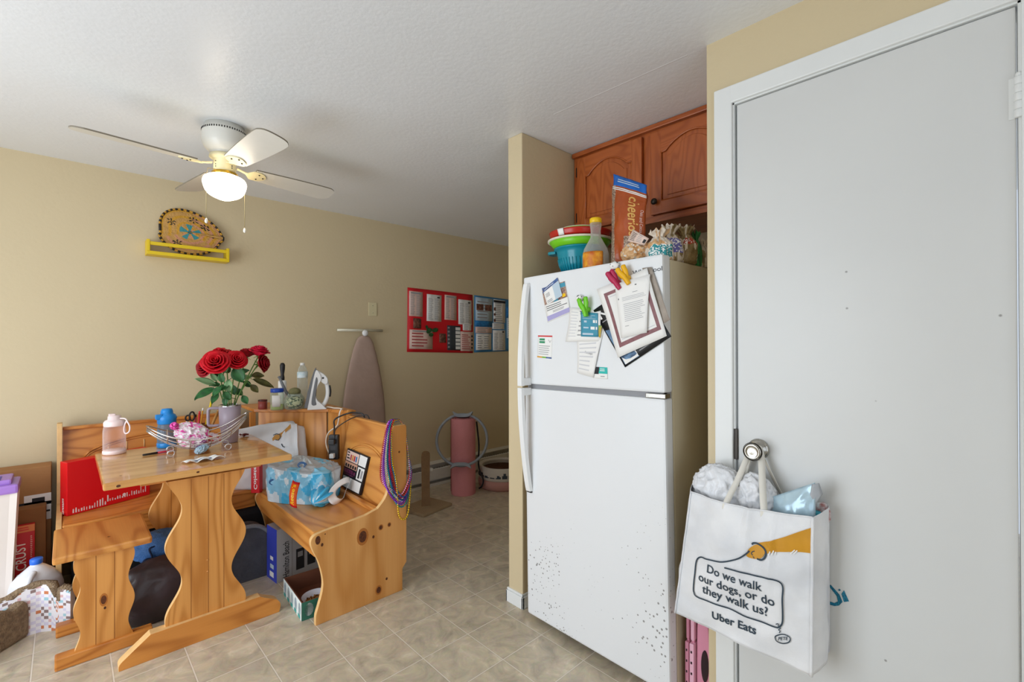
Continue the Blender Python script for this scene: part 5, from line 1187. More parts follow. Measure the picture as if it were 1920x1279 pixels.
LTH = mat('brown_leather', '4b3f42', .38, bump=.45, bs=14, col2='37302f', vs=5)
lb_ = MB(); blob(lb_, (.33, 2.735, .125), (.185, .085, .155), .13, 2.2, 4, LTH, 5, Matrix.Rotation(.06, 3, 'Z'), floor=.003, sharp=.3)
tag(lb_.build('leather_bag'), 'slumped dark brown leather bag between the short bench and table legs', 'bag')
JE = mat('blue_denim', '5a8ccc', .8, bump=.4, bs=200, col2='3465a4', vs=9); 
j = MB(); blob(j, (.335, 2.83, .30), (.115, .060, .075), .25, 2.5, 6, JE, 4, None, sharp=.6)
jo = j.build('folded_jeans'); tag(jo, 'crumpled blue jeans on top of the dark brown leather bag', 'jeans')
MB().tube(smooth_path([at(262, 1064, y=2.775), at(272, 1050, y=2.765), at(285, 1046, y=2.77), at(280, 1030, y=2.775), at(292, 1024, y=2.78)], 5), .004, 6, mat('dark_seam', '16284a', .8)).build('seam', parent=jo)
DK = mat('shade_black', '1c1b1e', .9)  # black that paints in the shade below the seats
MB().rbox((.02, 3.12, .002), (.44, 3.40, .305), .02, DK).build('x') if False else None
o = MB().rbox((.02, 3.10, .002), (.50, 3.40, .30), .03, DK).build('shade_block'); tag(o, 'added black block for the shade under the bench behind the short bench', 'shade block')  # added block, its black colour stands in for shade under the bench
o = MB().rbox((.56, 3.04, .002), (.98, 3.36, .31), .03, DK).build('shade_block'); tag(o, 'added black block for the shade under the corner seat', 'shade block')  # added block, painted black for the dark opening below the corner seat

# ---------------------------------------------------------------- beside the bench end: cartons, bin, milk jug, cat steps
CBD = mat('cardboard', 'a9794a', .8, var=.12, vs=9, bump=.1, bs=120); CBD2 = mat('cardboard_dark', '8f6238', .8, var=.12, vs=9)
bx = MB().rbox((-.56, 3.43, .0), (-.055, 3.56, .645), .003, CBD)
f3 = lambda s, t, e=0: Vector((lerp(-.56, -.055, s), 3.4298-e, .645*(1-t)))
def px3(px, py, y=3.43): q = at(px, py, y=y); return (q.x+.56)/.505, 1-q.z/.645
def prect(mb, fn, conv, a, b, mt, e=.0004): s0, t0 = conv(*a); s1, t1 = conv(*b); rect(mb, fn, s0, t0, s1, t1, mt, e)
prect(bx, f3, px3, (45, 931), (96, 944), PAPER); prect(bx, f3, px3, (84, 940), (96, 972), PAPER); prect(bx, f3, px3, (22, 948), (84, 962), INK); prect(bx, f3, px3, (72, 941), (83, 965), PALEB)
prect(bx, f3, px3, (60, 935), (84, 938), INK, .0008); prect(bx, f3, px3, (32, 951), (68, 953), GREY, .0008); prect(bx, f3, px3, (86, 956), (94, 958), INK, .0008)
tag(bx.build('cardboard_carton'), 'tall brown cardboard carton with shipping labels against the wall beside the bench', 'carton')
bx = MB().rbox((-.50, 3.34, .0), (-.072, 3.42, .462), .003, CBD2); tag(bx.build('cardboard_carton'), 'shorter brown carton standing in front of the labelled one', 'carton')
rc_ = MB().rbox((-.36, 3.295, .0), (-.110, 3.325, .395), .002, mat('pizza_red', 'c01825', .4)); f4 = lambda s, t, e=0: Vector((lerp(-.36, -.110, s), 3.2948-e, .395*(1-t)))
rect(rc_, f4, 0, 0, 1, .085, mat('carton_orange', 'd9804a', .5)); lines(rc_, f4, .72, .02, .98, .075, 2, REDB, .0006)
put_text(rc_, 'RISING CRUST', lambda s, t: f4(s, t, .0005), .90, .93, .87, .20, (-.14, 0), PAPER, .01)
lines(rc_, f4, .94, .14, .97, .42, 12, PINKP, fill=.4); rc_.poly([f4(.96+.018*math.cos(a), .62+.02*math.sin(a), .0004) for a in [k*PI/4 for k in range(8)]], PAPER)
tag(rc_.build('food_carton'), 'red food carton with white CRUST lettering behind the milk jug', 'carton')
bn = Vector((-.334, 3.205, 0))
BN = thing('storage_tub', 'tall white plastic tub with purple lid at the end of the bench', 'tub', tuple(bn))
Mn = Matrix.Translation(bn) @ Matrix.Rotation(.0, 4, 'Z'); TUB = mat('milky_tub', 'e6dcd4', .35, var=.05, vs=5); LIL = mat('lilac_lid', 'a47acb', .35)
tbm = MB()
tbm.prism(smooth2([(-.15, -.085), (.15, -.085), (.16, -.075), (.16, .075), (.15, .085), (-.15, .085), (-.16, .075), (-.16, -.075)], 2, True), lambda a, b, t: Mn @ Vector((a*(.86+.14*t/.6), b*(.86+.14*t/.6), t)), .001, .605, TUB); tbm.build('tub_body', parent=BN)
MB().rbox((-.178, -.096, .598), (.178, .094, .640), .010, LIL, Mn).rbox((-.155, -.075, .638), (.155, .075, .662), .008, LIL, Mn).build('lid', parent=BN)
ln = MB(); 
for k in range(4): ln.rbox((.02+.03*k, -.06-.01*(k % 2), .6615), (.03+.03*k, .02, .6635), .0008, mat('deep_violet', '4d3aa0', .5), Mn)
ln.build('lid_lettering', parent=BN)
mk = Vector((-.098, 3.095, 0))
MJ = thing('milk_jug', 'translucent white milk jug with blue cap beside the short bench', 'jug', tuple(mk))
MLK = mat('milk_plastic', 'dcdcdf', .35, var=.05)
mj = MB(); Mj = Matrix.Translation(mk) @ Matrix.Rotation(.5, 4, 'Z')
def mjf(u, v):
    a = 2*PI*u; sq = 1/(abs(math.cos(a))**4+abs(math.sin(a))**4)**.25
    pr_ = [(0, .0), (.062, 0), (.072, .012), (.080, .04), (.082, .16), (.079, .19), (.062, .220), (.036, .245), (.021, .258), (.019, .270), (.0, .271)]
    k = v*(len(pr_)-1); i = min(len(pr_)-2, int(k)); r, z = [lerp(pr_[i][q], pr_[i+1][q], k-i) for q in (0, 1)]
    s_ = lerp(sq, 1, max(0, min(1, (z-.15)/.08))); return Mj @ Vector((r*s_*math.cos(a), r*s_*math.sin(a), z))
mj.grid(mjf, 40, 40, MLK); mj.build('jug_body', parent=MJ)
MB().lathe([(.0205, .262), (.0225, .264), (.0225, .284), (.020, .287), (0, .287)], mk, 24, mat('cap_blue', '2b6fe0', .35)).build('cap', parent=MJ)
MB().tube(smooth_path([Mj @ Vector((-.03, -.045, .24)), Mj @ Vector((-.055, -.065, .225)), Mj @ Vector((-.072, -.078, .19)), Mj @ Vector((-.074, -.078, .15)), Mj @ Vector((-.066, -.066, .125))], 6), .011, 10, MLK).build('jug_handle', parent=MJ)
CH = thing('cat_steps', 'checked cat bed with brown plush trim and step beside the short bench', 'cat bed', (-.15, 2.95, 0))
FUR = mat('brown_plush', '9a8366', .95, bump=1.0, bs=160, col2='7c6650', vs=60); CK = [mat('check_white', 'e6e2e6', .7), mat('check_orange', 'c8794f', .7), mat('check_blue', '9fc6d2', .7), mat('check_taupe', '8b7470', .7), mat('check_lilac', 'd3cde0', .7), mat('check_rose', 'd6aeb0', .7)]
Pa, Pd = Vector((.016, 2.890, 0)), Vector((-.84, .545, 0)).normalized()
def chk(u, v):
    a = u*.36; ht = (.170+.012*math.sin(a*40)) if a < .052 else .196+.014*math.sin((a-.05)*22) if a < .20 else .185
    if .045 < a < .062: ht -= .05
    if a > .2: ht -= .02*math.sin((a-.2)*14)
    return Pa+Pd*min(a, .115)+Vector((-1, .06, 0))*max(0, a-.115)+zU*(ht*v)
rnd = random.Random(12); tab = {}
def ckp(u, v):
    k = (int(u*25), int(v*15)); 
    if k not in tab: tab[k] = CK[rnd.choice((1, 2, 3, 4, 5, 4))] if (sum(k) % 2 == 0 and rnd.random() < .85) else CK[0]
    return tab[k]
MB().grid(chk, 64, 30, CK[0], thick=-.03, pick=ckp, smooth=False).build('checked_panel', parent=CH)
ft2 = MB()
for a0, a1 in ((.0, .050), (.058, .36)):
    pts = [chk(lerp(a0, a1, k/14)/.36, 1)+Vector((.008, .013, .0)) for k in range(15)]
    ft2.tube(pts, [.016+.003*math.sin(k*2.1) for k in range(15)], 8, FUR)
ft2.build('plush_trim', parent=CH)
st2 = MB(); qa, qb = Vector((-.112, 2.952, 0)), Vector((-.215, 2.845, 0)); qn = Vector((-.69, .72, 0)); qd = (qb-qa).normalized()
vs_ = smooth2([(0, 0), (.0, .12), (.02, .155), (.06, .15), (.10, .165), (.18, .15), (.30, .16), (.30, 0)], 5)
st2.prism(vs_, lambda a, b, t: qa+qd*a+qn*t+zU*(b+.006*math.sin(a*60)), 0, .05, FUR); st2.build('plush_step', parent=CH, bevel=.014)
# ---------------------------------------------------------------- papers and clips on the refrigerator
nFp = nF
def fq_(pts, e, wav=.002, ph=0):
    q = [FP(*fpx(*p), 0) for p in pts]
    return quad_fn(q[0], q[1], q[2], q[3], nFp, wav, ph) if False else (lambda s, t, x=0: bil(q[0], q[1], q[2], q[3], s, t)+nFp*(e+x+wav*(.5+.5*math.sin(s*4+t*5+ph))))
def fridge_paper(name, label, pts, e, mt=PAPER, wav=.002, ph=0, deco=None, cat='paper', nu=8):
    f_ = fq_(pts, e, wav, ph); mb = sheet(MB(), f_, mt, .0005, nu, nu)
    if deco: deco(mb, f_)
    return tag(mb.build(name), label, cat)
NAV = mat('navy_photo', '2b3f72', .5, col2='4d6fa6', vs=120); COLL = mat('photo_collage', '5b3f4a', .5, col2='c2a088', vs=160); LAVP = mat('lavender_band', 'a9a3d0', .6); MAROON = mat('maroon_border', '8d5c60', .5, var=.2, vs=60); TEALP = mat('teal_flyer', '3f93ad', .5, var=.1, vs=30); TURQ = mat('turquoise_card', '25b5ad', .5); GRN = mat('green_text', '2f8f62', .6)
def d1(mb, f):
    rect(mb, f, .02, .0, .98, .50, COLL); rect(mb, f, .02, .0, .35, .16, NAV); rect(mb, f, .72, .03, .98, .16, TEALP, .0005); rect(mb, f, .4, .33, .6, .5, TEALP, .0005); rect(mb, f, .78, .36, .92, .46, YL2, .0005)
    lines(mb, f, .06, .55, .94, .72, 3, INK, seed=2, fill=.3); lines(mb, f, .3, .73, .9, .8, 2, GREY, seed=5)
    rect(mb, f, .02, .83, .98, .97, LAVP); put_text(mb, 'NW', lambda s, t: f(s, t, .0006), .42, .93, .58, .93, (0, -.07), INK, .02); mb.poly([f(.12+.05*math.cos(a), .9+.05*math.sin(a), .0006) for a in [k*PI/4 for k in range(8)]], NAV)
fridge_paper('flyer', 'photo flyer with purple footer at the hinge-free top corner of the freezer', [(1016, 541), (1060, 527), (1071, 586), (1027, 605)], .0006, deco=d1, cat='flyer')
def d2(mb, f):
    rect(mb, f, 0, 0, 1, .17, NAV); rect(mb, f, .58, .19, 1, 1, PALEB); lines(mb, f, .08, .06, .9, .12, 1, PAPER, .0005); lines(mb, f, .08, .78, .5, .95, 2, GREY)
    for k in range(4):
        for j in range(3): rect(mb, f, .1+k*.06, .36+j*.08, .14+k*.06, .41+j*.08, GREY)
fridge_paper('card', 'small blue-topped card tucked over the photo flyer', [(1019.5, 544), (1046.5, 520.5), (1056, 554.5), (1027, 572)], .0035, deco=d2, cat='card')
def d3(mb, f):
    rect(mb, f, 0, 0, 1, .055, REDB); rect(mb, f, 0, .94, .35, 1, mat('orange_line', 'd99a2a', .6)); rect(mb, f, .35, .94, .62, 1, mat('lime_line', '6fb02f', .6)); rect(mb, f, .62, .94, 1, 1, NAV)
    lines(mb, f, .12, .12, .62, .36, 2, GRN, fill=.75); lines(mb, f, .1, .44, .92, .9, 5, GREY, seed=3, fill=.3); mb.tube([f(.75, .18, .0004), f(.85, .30, .0004), f(.92, .2, .0004)], .0006, 4, INK)
fridge_paper('magnet_card', 'small white card with red top line and green heading beside the freezer handle', [(1009, 629), (1036, 629.5), (1034.5, 673), (1007.5, 670)], .0006, deco=d3, wav=0, cat='card')
def d4(mb, f): lines(mb, f, .1, .1, .9, .95, 9, mat('faint_print', 'cfcfd2', .7), seed=4, fill=.3); put_text(mb, 'Receipt', lambda s, t: f(s, t, .0005), .35, .52, .75, .56, (0, -.05), GREY, .01)
fridge_paper('receipt', 'long curled white receipt hanging below the blue flyer', [(1084, 622), (1134, 612), (1113.5, 708), (1083, 699)], .0012, wav=.006, deco=d4, ph=1)
def d5(mb, f): put_text(mb, 'The', lambda s, t: f(s, t, .0005), .33, .17, .50, .17, (0, -.10), INK, .03); lines(mb, f, .34, .35, .52, .9, 4, GREY, seed=6, fill=.28); lines(mb, f, .06, .1, .3, .9, 9, mat('faint_print', 'cfcfd2', .7), seed=7, fill=.25)
fridge_paper('letter', 'crumpled white letter headed The under the green clip', [(1071, 577), (1128, 583), (1128, 640), (1062, 641)], .003, wav=.005, deco=d5, ph=2)
def d6(mb, f):
    lines(mb, f, .1, .10, .9, .3, 3, PALEB, seed=8, fill=.25); rect(mb, f, .72, .30, .84, .42, PAPER); rect(mb, f, .88, .30, .95, .42, PAPER); rect(mb, f, .2, .34, .36, .42, PALEB); rect(mb, f, .58, .58, .82, .70, PAPER); rect(mb, f, .88, .58, .96, .70, PAPER); rect(mb, f, .16, .6, .46, .66, PALEB); lines(mb, f, .1, .84, .95, .95, 1, PALEB, fill=.7)
fridge_paper('flyer', 'blue-teal flyer with white print held by the green clip', [(1092, 585), (1123.5, 587.5), (1124.5, 632), (1092, 631)], .0095, TEALP, .001, deco=d6, cat='flyer')
fridge_paper('sticky_tab', 'narrow orange and green paper tab beside the teal flyer', [(1125, 610), (1131, 611), (1128, 634), (1125, 631)], .0090, mat('orange_tab', 'e09a2c', .6, col2='6fae5a', vs=50), .0005, cat='tab')
def d7(mb, f): rect(mb, f, .32, .0, 1, .56, TURQ); rect(mb, f, 0, .0, .34, .62, INK); lines(mb, f, .4, .12, .9, .4, 2, PAPER, .0005); lines(mb, f, .5, .75, .9, .9, 1, GREY)
fridge_paper('card', 'turquoise and white card at the bottom of the freezer door', [(1118, 688), (1139, 689), (1140, 711), (1112, 709)], .0006, deco=d7, wav=.001, cat='card')
BLM = mat('black_magazine', '15171c', .35)
def d8(mb, f):
    mb.poly([f(.02, .38, .0004), f(.16, .42, .0004), f(.35, .98, .0004), f(.03, .97, .0004)], mat('magazine_blue', '6d93b8', .4, col2='2f4c6c', vs=40))
    put_text(mb, 'NCSI', lambda s, t: f(s, t, .0006), .05, .20, .60, .20, (0, -.13), PAPER, .02); lines(mb, f, .05, .24, .3, .27, 1, GREY, .0006)
    rect(mb, f, .04, .86, .34, .97, PAPER, .0006); put_text(mb, 'NCSI', lambda s, t: f(s, t, .0009), .06, .95, .32, .95, (0, -.075), INK, .02); lines(mb, f, .4, .9, .9, .94, 1, GREY, .0006)
fridge_paper('magazine', 'black and blue NCSI magazine behind the framed certificate', [(1113.5, 582), (1197, 524), (1260, 631), (1172.5, 689)], .002, BLM, .003, deco=d8, cat='magazine')
fridge_paper('paper_strip', 'plain grey-brown paper strip at the far side of the certificate', [(1206, 503), (1223, 501), (1258, 600), (1238, 612)], .006, mat('taupe_paper', 'a89c90', .6, var=.15, vs=40), .001, cat='paper_strip')  # thin grey-brown strip, darker than the papers next to it
def d9(mb, f):
    for a in ((.10, .10, .94, .145), (.10, .83, .94, .885), (.10, .10, .16, .885), (.88, .10, .94, .885)): rect(mb, f, *a, MAROON)
    for a in ((.19, .17, .86, .18), (.19, .79, .86, .80)): rect(mb, f, *a, mat('faint_print', 'cfcfd2', .7))
fridge_paper('certificate', 'white certificate with a maroon border tilted under the pink and yellow clips', [(1123, 543), (1217, 503), (1253, 630), (1163, 671)], .010, deco=d9, wav=.006, ph=2.4, cat='certificate', nu=12)
def d10(mb, f):
    rect(mb, f, .58, .10, .63, .115, INK); lines(mb, f, .5, .22, .7, .24, 1, GREY); lines(mb, f, .18, .28, .95, .36, 3, mat('faint_print2', 'b4b4b8', .7), seed=9, fill=.3); rect(mb, f, .06, .28, .08, .31, INK)
    lines(mb, f, .2, .40, .95, .74, 10, mat('faint_print2', 'b4b4b8', .7), seed=10, fill=.3); lines(mb, f, .2, .80, .4, .82, 1, GREY)
fridge_paper('printed_page', 'printed white page clipped over the maroon-bordered certificate', [(1160, 534), (1224, 515), (1219, 624), (1170, 634)], .019, deco=d10, wav=.006, ph=.5)
def clip(px0, py0, px1, py1, colr, label, spread):
    """bag clip: two splayed lever halves on a jaw"""
    a = Vector((*fpx(px0, py0), 0)); b = Vector((*fpx(px1, py1), 0)); d = (b-a); L_ = d.length; d.normalize(); s = Vector((-d.y, d.x, 0)); m_ = mat('clip_'+colr, colr, .35)
    F_ = lambda u, v, e: FP(*(a+d*u+s*v).xy, e); mid = F_(L_*.6, 0, .035)
    r_ = thing('bag_clip', label, 'clip', tuple(mid), 'clips on the freezer door')
    for sg in (-1, 1):
        mb = MB(); o_ = .026 if sg > 0 else .034; pts = [(L_*-.02, sg*spread), (L_*.30, sg*spread*.8), (L_*.60, sg*spread*.2), (L_*.9, 0), (L_, 0)]; wd = [.011, .0125, .010, .009, .007]
        sp_ = smooth_path([Vector((u, v, 0)) for u, v in pts], 5)
        vs = []; fs = []; n = len(sp_)
        for k, p in enumerate(sp_):
            w_ = wd[min(4, k//5)]*(.6 if k == 0 else 1)
            for q in range(8):
                an = 2*PI*q/8; vs.append(F_(p.x, p.y+w_*math.cos(an), o_-.006*k/n+.0065*math.sin(an)))
        for k in range(n-1):
            for q in range(8): fs.append((8*k+q, 8*k+(q+1) % 8, 8*k+8+(q+1) % 8, 8*k+8+q))
        fs += [list(range(8))[::-1], [8*(n-1)+q for q in range(8)]]
        mb.add(vs, fs, m_, True); mb.build('lever', parent=r_)
    MB().lathe([(0, .0), (.012, 0), (.012, .022), (0, .022)], F_(L_*.62, 0, .001), 16, m_, FM.to_3x3().to_4x4()).build('magnet_pad', parent=r_)
clip(1100, 560, 1106.5, 594, '6ec61e', 'lime green clip on the freezer door above the teal flyer', .014)
clip(1151, 511, 1170, 543, 'b2224e', 'dark pink clip holding the certificate, beside the yellow clip', .008)
clip(1171, 503, 1187, 534, 'e6ad0c', 'yellow clip holding the printed page, beside the pink clip', .011)
def blotch(px, py, k, label, r=.020):
    c_ = FP(*fpx(px, py), .010); mb = MB(); blob(mb, c_, (.012, r, r*.8), .35, 2.5, k, PAPER, 3, None, pick=lambda q: INK if noise.noise(q*2+Vector((k, 0, 0))) > .22 else None, sharp=.6); tag(mb.build('crumpled_sticker'), label, 'sticker')
blotch(1155, 499, 3, 'crumpled white and black sticker on the freezer top edge by the pink clip'); blotch(1090, 560, 5, 'crumpled white and black sticker beside the lime green clip', .018)

# ---------------------------------------------------------------- on top of the refrigerator
def ft(px, py, c_): return at(px, py, o=FP(0, 0, c_), n=nF)
def topz(p, c_): a = (FM.inverted() @ Vector(p)).x; return FP(a, FH-.012 if c_ < -.06 else FH, c_).z
TEALB = mat('teal_plastic', '128a9c', .22); LIME = mat('lime_plastic', '74c81e', .3); REDP = mat('red_plastic', 'b8261c', .25); LIL2 = mat('violet_plastic', '8a55a8', .3); DRK = mat('smoky_plastic', '4a2622', .25); CRM = mat('cream_plastic', 'e6e3cc', .35)
p = ft(1088, 475, -.20); zt = topz(p, -.20); bc_ = Vector((p.x, p.y, zt+.0005))
ll = MB().lathe([(0, 0), (.128, 0), (.134, .004), (.134, .014), (.128, .016), (0, .016)], bc_, 48, LIL2); tag(ll.build('food_cover'), 'purple plastic lid lying under the teal bowl on the refrigerator', 'lid')
tb0 = bc_+zU*.0165
TBW = thing('mixing_bowl', 'teal ribbed plastic mixing bowl on the refrigerator', 'bowl', tuple(tb0))
mb = MB(); mb.lathe([(0, 0), (.070, 0), (.078, .006), (.098, .05), (.108, .10), (.112, .118), (.122, .120), (.122, .126), (.108, .127), (.094, .05), (.07, .008), (0, .008)], tb0, 48, TEALB)
for k in range(40):
    a = 2*PI*k/40; dd = Vector((math.cos(a), math.sin(a), 0)); mb.tube([tb0+dd*.080+zU*.010, tb0+dd*.0985+zU*.05, tb0+dd*.104+zU*.075], .0022, 5, TEALB)
mb.build('bowl', parent=TBW)
hb_ = Vector((-.28, .96, 0)).normalized()
MB().prism(smooth2([(.112, -.034), (.150, -.030), (.162, 0), (.150, .030), (.112, .034)], 5), lambda a, b, t: tb0+hb_*a+Vector((-hb_.y, hb_.x, 0))*b+zU*t, .108, .122, TEALB).build('bowl_handle', parent=TBW, bevel=.003)
g0 = tb0+zU*.1275
GB = thing('serving_bowl', 'lime green shallow bowl with cream rim stacked on the teal bowl', 'bowl', tuple(g0))
MB().lathe([(0, .0), (.118, 0), (.124, .004), (.146, .030), (.143, .031), (.120, .008), (0, .008)], g0, 48, LIME).build('bowl', parent=GB)
MB().lathe([(.144, .028), (.152, .030), (.152, .036), (.142, .036)], g0, 48, CRM, cap=False).build('rim', parent=GB)
r0 = g0+zU*.0365
RB2 = thing('food_container', 'red rimmed smoky plastic container on the lime bowl', 'container', tuple(r0))
MB().lathe([(0, 0), (.118, 0), (.128, .004), (.140, .034), (.132, .036), (0, .036)], r0, 48, DRK).build('container_body', parent=RB2)
rm2 = MB(); rm2.grid(lambda u, v: r0+Vector(((.131+.0105*v+.001)*math.cos(1.1+4.0*u), (.131+.0105*v+.001)*math.sin(1.1+4.0*u), .005+.030*v)), 40, 3, REDP, thick=-.003); rm2.build('red_band', parent=RB2)
MB().grid(lambda u, v: r0+Vector(((.134+.0105*v+.003)*math.cos(3.05+.22*u), (.134+.0105*v+.003)*math.sin(3.05+.22*u), .006+.028*v)), 4, 2, PAPER, thick=-.002).build('label', parent=RB2)
w0 = r0+zU*.0365
WL = thing('food_cover', 'pale lime and cream round lid on top of the bowl stack', 'lid', tuple(w0))
MB().lathe([(0, .0), (.095, 0), (.100, .006), (.098, .014), (.09, .018), (0, .020)], w0, 40, CRM).build('lid_top', parent=WL)
MB().lathe([(.100, .004), (.103, .007), (.100, .012)], w0, 40, LIME, cap=False).build('lid_edge', parent=WL)
p = ft(1117, 470, -.095); zt = topz(p, -.095); sb0 = Vector((p.x, p.y, zt+.0005))
SQ = thing('squeeze_bottle', 'clear salad dressing bottle with yellow cap and orange label in front of the bowls', 'bottle', tuple(sb0))
CLB = clear('clear_bottle', 'd8d4cc', alpha=.22)
MB().lathe([(0, 0), (.052, 0), (.056, .006), (.057, .07), (.050, .10), (.034, .128), (.022, .15), (.021, .175), (.025, .205), (.023, .212)], sb0, 32, CLB, cap=False).build('bottle_body', parent=SQ)
MB().lathe([(.023, .210), (.0255, .212), (.0255, .228), (.021, .232), (0, .232)], sb0, 24, mat('cap_yellow', 'f0c414', .35)).build('cap', parent=SQ)
lb2 = MB(); YLB = mat('label_yellow', 'e9a822', .4, col2='c05a1c', vs=30)
lb2.grid(lambda u, v: sb0+Vector((.0578*math.cos(2.6+u*1.7), .0578*math.sin(2.6+u*1.7), .012+.07*v)), 14, 6, YLB, thick=-.0004, pick=lambda u, v: INK if u > .93 else PAPER if (u-.5)**2+(v-.6)**2*.5 < .02 else None)
lb2.build('label', parent=SQ)
# cereal bag
CBG = mat('cereal_brown', 'a84d20', .25, bump=.25, bs=22, var=.15, vs=9); CBD_ = mat('cereal_dark', '4a1f14', .3, col2='c9b29a', vs=190, bump=.2, bs=30); CBL = mat('cereal_blue', '1a66c0', .25, var=.15, vs=40)
cq = [ft(1150, 326, -.16), ft(1213, 347, -.16), ft(1208, 487, -.10), ft(1147, 499, -.10)]
CB_ = thing('cereal_bag', 'tall brown cereal bag with blue top and tan lettering on the refrigerator', 'cereal bag', tuple(cq[3]))
nB = (nF+Vector((0, 0, .1))).normalized()
def cbf(s, t, e=0): return bil(*cq, s, t)+nB*(e+.030*math.sin(PI*s)**.8*math.sin(PI*min(1, t*1.05+.02))**.6+.006*noise.noise(Vector((s*6, t*7, 2))))
mb = MB(); mb.grid(lambda u, v: cbf(u, 1-v), 26, 40, CBG, thick=.030, pick=lambda u, v: CBL if v > .875 else CBD_ if (u < .13) else (CBD_ if (v < .30 and u > .45) else None))
for a in (.145, .165): mb.tube([cbf(k/12, a-.02*0+.012*k/12, .001) for k in range(13)], .0022, 5, PAPER)
put_text(mb, 'cheerios', lambda s, t: cbf(s, t, .0015), .60, .22, .62, .70, (.26, 0), mat('cereal_letters', 'd9a95c', .4), .015)
put_text(mb, 'Oats and Cocoa', lambda s, t: cbf(s, t, .0015), .90, .36, .88, .66, (.07, 0), PINKP, .0)
lines(mb, lambda s, t, e=0: cbf(s, t, .0015), .2, .04, .85, .09, 2, PALEB, seed=4)
mb.build('bag', parent=CB_)
MB().grid(lambda u, v: cbf(.0+.0*u, lerp(.14, .98, v))+nB*(-.028*u)+e0*(-.012*math.sin(PI*u)), 4, 20, CBD_, thick=.001).build('side_gusset', parent=CB_)
# bread and other bags
def bagblob(name, label, px, py, c_, r, seed, mts, ang=0, cat='bag', wts=None, sharp=.5):
    p = ft(px, py, c_); zt = topz(p, c_); mb = MB()
    blob(mb, Vector((p.x, p.y, max(p.z, zt+r[2]*.55))), r, .32, 2.0, seed, mts[0], 4, Matrix.Rotation(ang, 3, 'X'), pick=lambda q: mts[int((noise.noise(Vector((q.x*4, q.y*6, q.z*2.5))*1.4+Vector((seed*2, 0, 0)))*1.5+1)*len(mts)*.4999) % len(mts)], floor=zt+.001, sharp=.85, smooth=False)
    neck = Vector((p.x, p.y, max(p.z, zt+r[2]*.55)+r[2]*.75))
    if r[2] > .07:
        mb.grid(lambda u, v: neck+Vector((math.cos(6.283*u)*(.010+.030*v*v)*(1+.35*math.sin(u*44)), math.sin(6.283*u)*(.012+.030*v*v)*(1+.35*math.sin(u*44)), .045*v+.010*math.sin(u*25)*v)), 48, 5, mts[0], thick=.0008)
    return tag(mb.build(name), label, cat)
BRD = mat('bread_brown', 'b9814a', .5, col2='d9b384', vs=20, bump=.3, bs=60); BRW = mat('bread_wrap', 'dfd3c3', .2, bump=.6, bs=40, var=.12, vs=20); BRT = mat('bread_teal', '2c8f96', .3); BRR = mat('bread_red', 'a8402c', .3); KH = mat('khaki_bag', 'a8946a', .45, col2='7a6640', vs=24, bump=.5, bs=40); KGR = mat('green_bag', '2f8a4c', .35, bump=.3, bs=40); PURB = mat('print_violet', '6a68b0', .4)
bagblob('bread_bag', 'bag of round bread buns at the front edge of the refrigerator top', 1196, 476, -.10, (.05, .065, .048), 3, [BRW, BRD, BRD])
def standbag(name, label, px, ytop, c_, rx, ry, seed, mts, accent=None):
    p = ft(px, ytop, c_); zt = topz(p, c_); h = max(.06, p.z-zt); o = Vector((p.x, p.y, zt+.001)); mb = MB()
    P_ = [(0, .78), (.06, .95), (.3, 1.0), (.55, .92), (.70, .62), (.79, .30), (.88, .42), (1.0, .70)]
    def prof(v):
        for k in range(len(P_)-1):
            if v <= P_[k+1][0]: t = (v-P_[k][0])/(P_[k+1][0]-P_[k][0]); return lerp(P_[k][1], P_[k+1][1], t*t*(3-2*t))
        return P_[-1][1]
    def f(u, v):
        a = 2*PI*u; q = Vector((math.cos(a), math.sin(a), 0)); dd = noise.voronoi(Vector((q.x*1.6+seed, q.y*1.6, v*2.2)))[0]
        k = prof(v)*(1+.16*noise.noise(q*1.8+Vector((seed, 0, v*2)))+(.10+.35*max(0, v-.55))*noise.noise(q*5.5+Vector((0, seed, v)))-.22*(dd[1]-dd[0])*(v < .75)+.08)
        return o+Vector((q.x*rx*k, q.y*ry*k, h*v+.018*v*noise.noise(q*3+Vector((seed, 5, 0)))))
    def pk(u, v):
        if accent and accent[0] < u < accent[1] and accent[2] < v < accent[3]: return accent[4] if noise.noise(Vector((u*90, v*26, seed))) > -.1 else PAPER
        return mts[int((noise.noise(Vector((math.cos(2*PI*u)*2.0, math.sin(2*PI*u)*2.0, v*2.2+seed)))*1.4+1)*len(mts)*.4999) % len(mts)]
    mb.grid(f, 64, 36, mts[0], pick=pk); mb.poly([f(k/24, 0) for k in range(24)][::-1], mts[0])
    return tag(mb.build(name), label, 'bag')
standbag('bread_bag', 'clear bread bag with teal and red printing beside the round buns', 1236, 434, -.09, .045, .050, 7, [BRW, BRD, BRW, BRW], (.45, .80, .12, .50, BRT))
standbag('snack_bag', 'khaki and white bag with violet print behind the printed bread bag', 1257, 425, -.16, .045, .046, 9, [KH, BRW, KH], (.40, .75, .25, .65, PURB))
standbag('snack_bag', 'crumpled khaki bag with red seal near the middle of the refrigerator top', 1284, 428, -.23, .050, .046, 12, [KH, KH, BRW], (.55, .75, .50, .66, BRR))
standbag('snack_bag', 'narrow green plastic bag near the back of the refrigerator top', 1305, 437, -.30, .026, .022, 15, [KGR, KGR, mat('deep_green', '1f5a34', .4)])
standbag('snack_bag', 'dull beige bag against the closet wall on the refrigerator', 1318, 452, -.36, .040, .028, 18, [KH, BRW, mat('dark_bag', '5a4e42', .5)])
tg = [ft(1187, 430, -.06), ft(1216, 447, -.06), ft(1207, 460, -.06), ft(1176, 452, -.06)]
tf = lambda s, t, e=0: bil(*tg, s, t)+nF*(e+.004*math.sin(s*4))
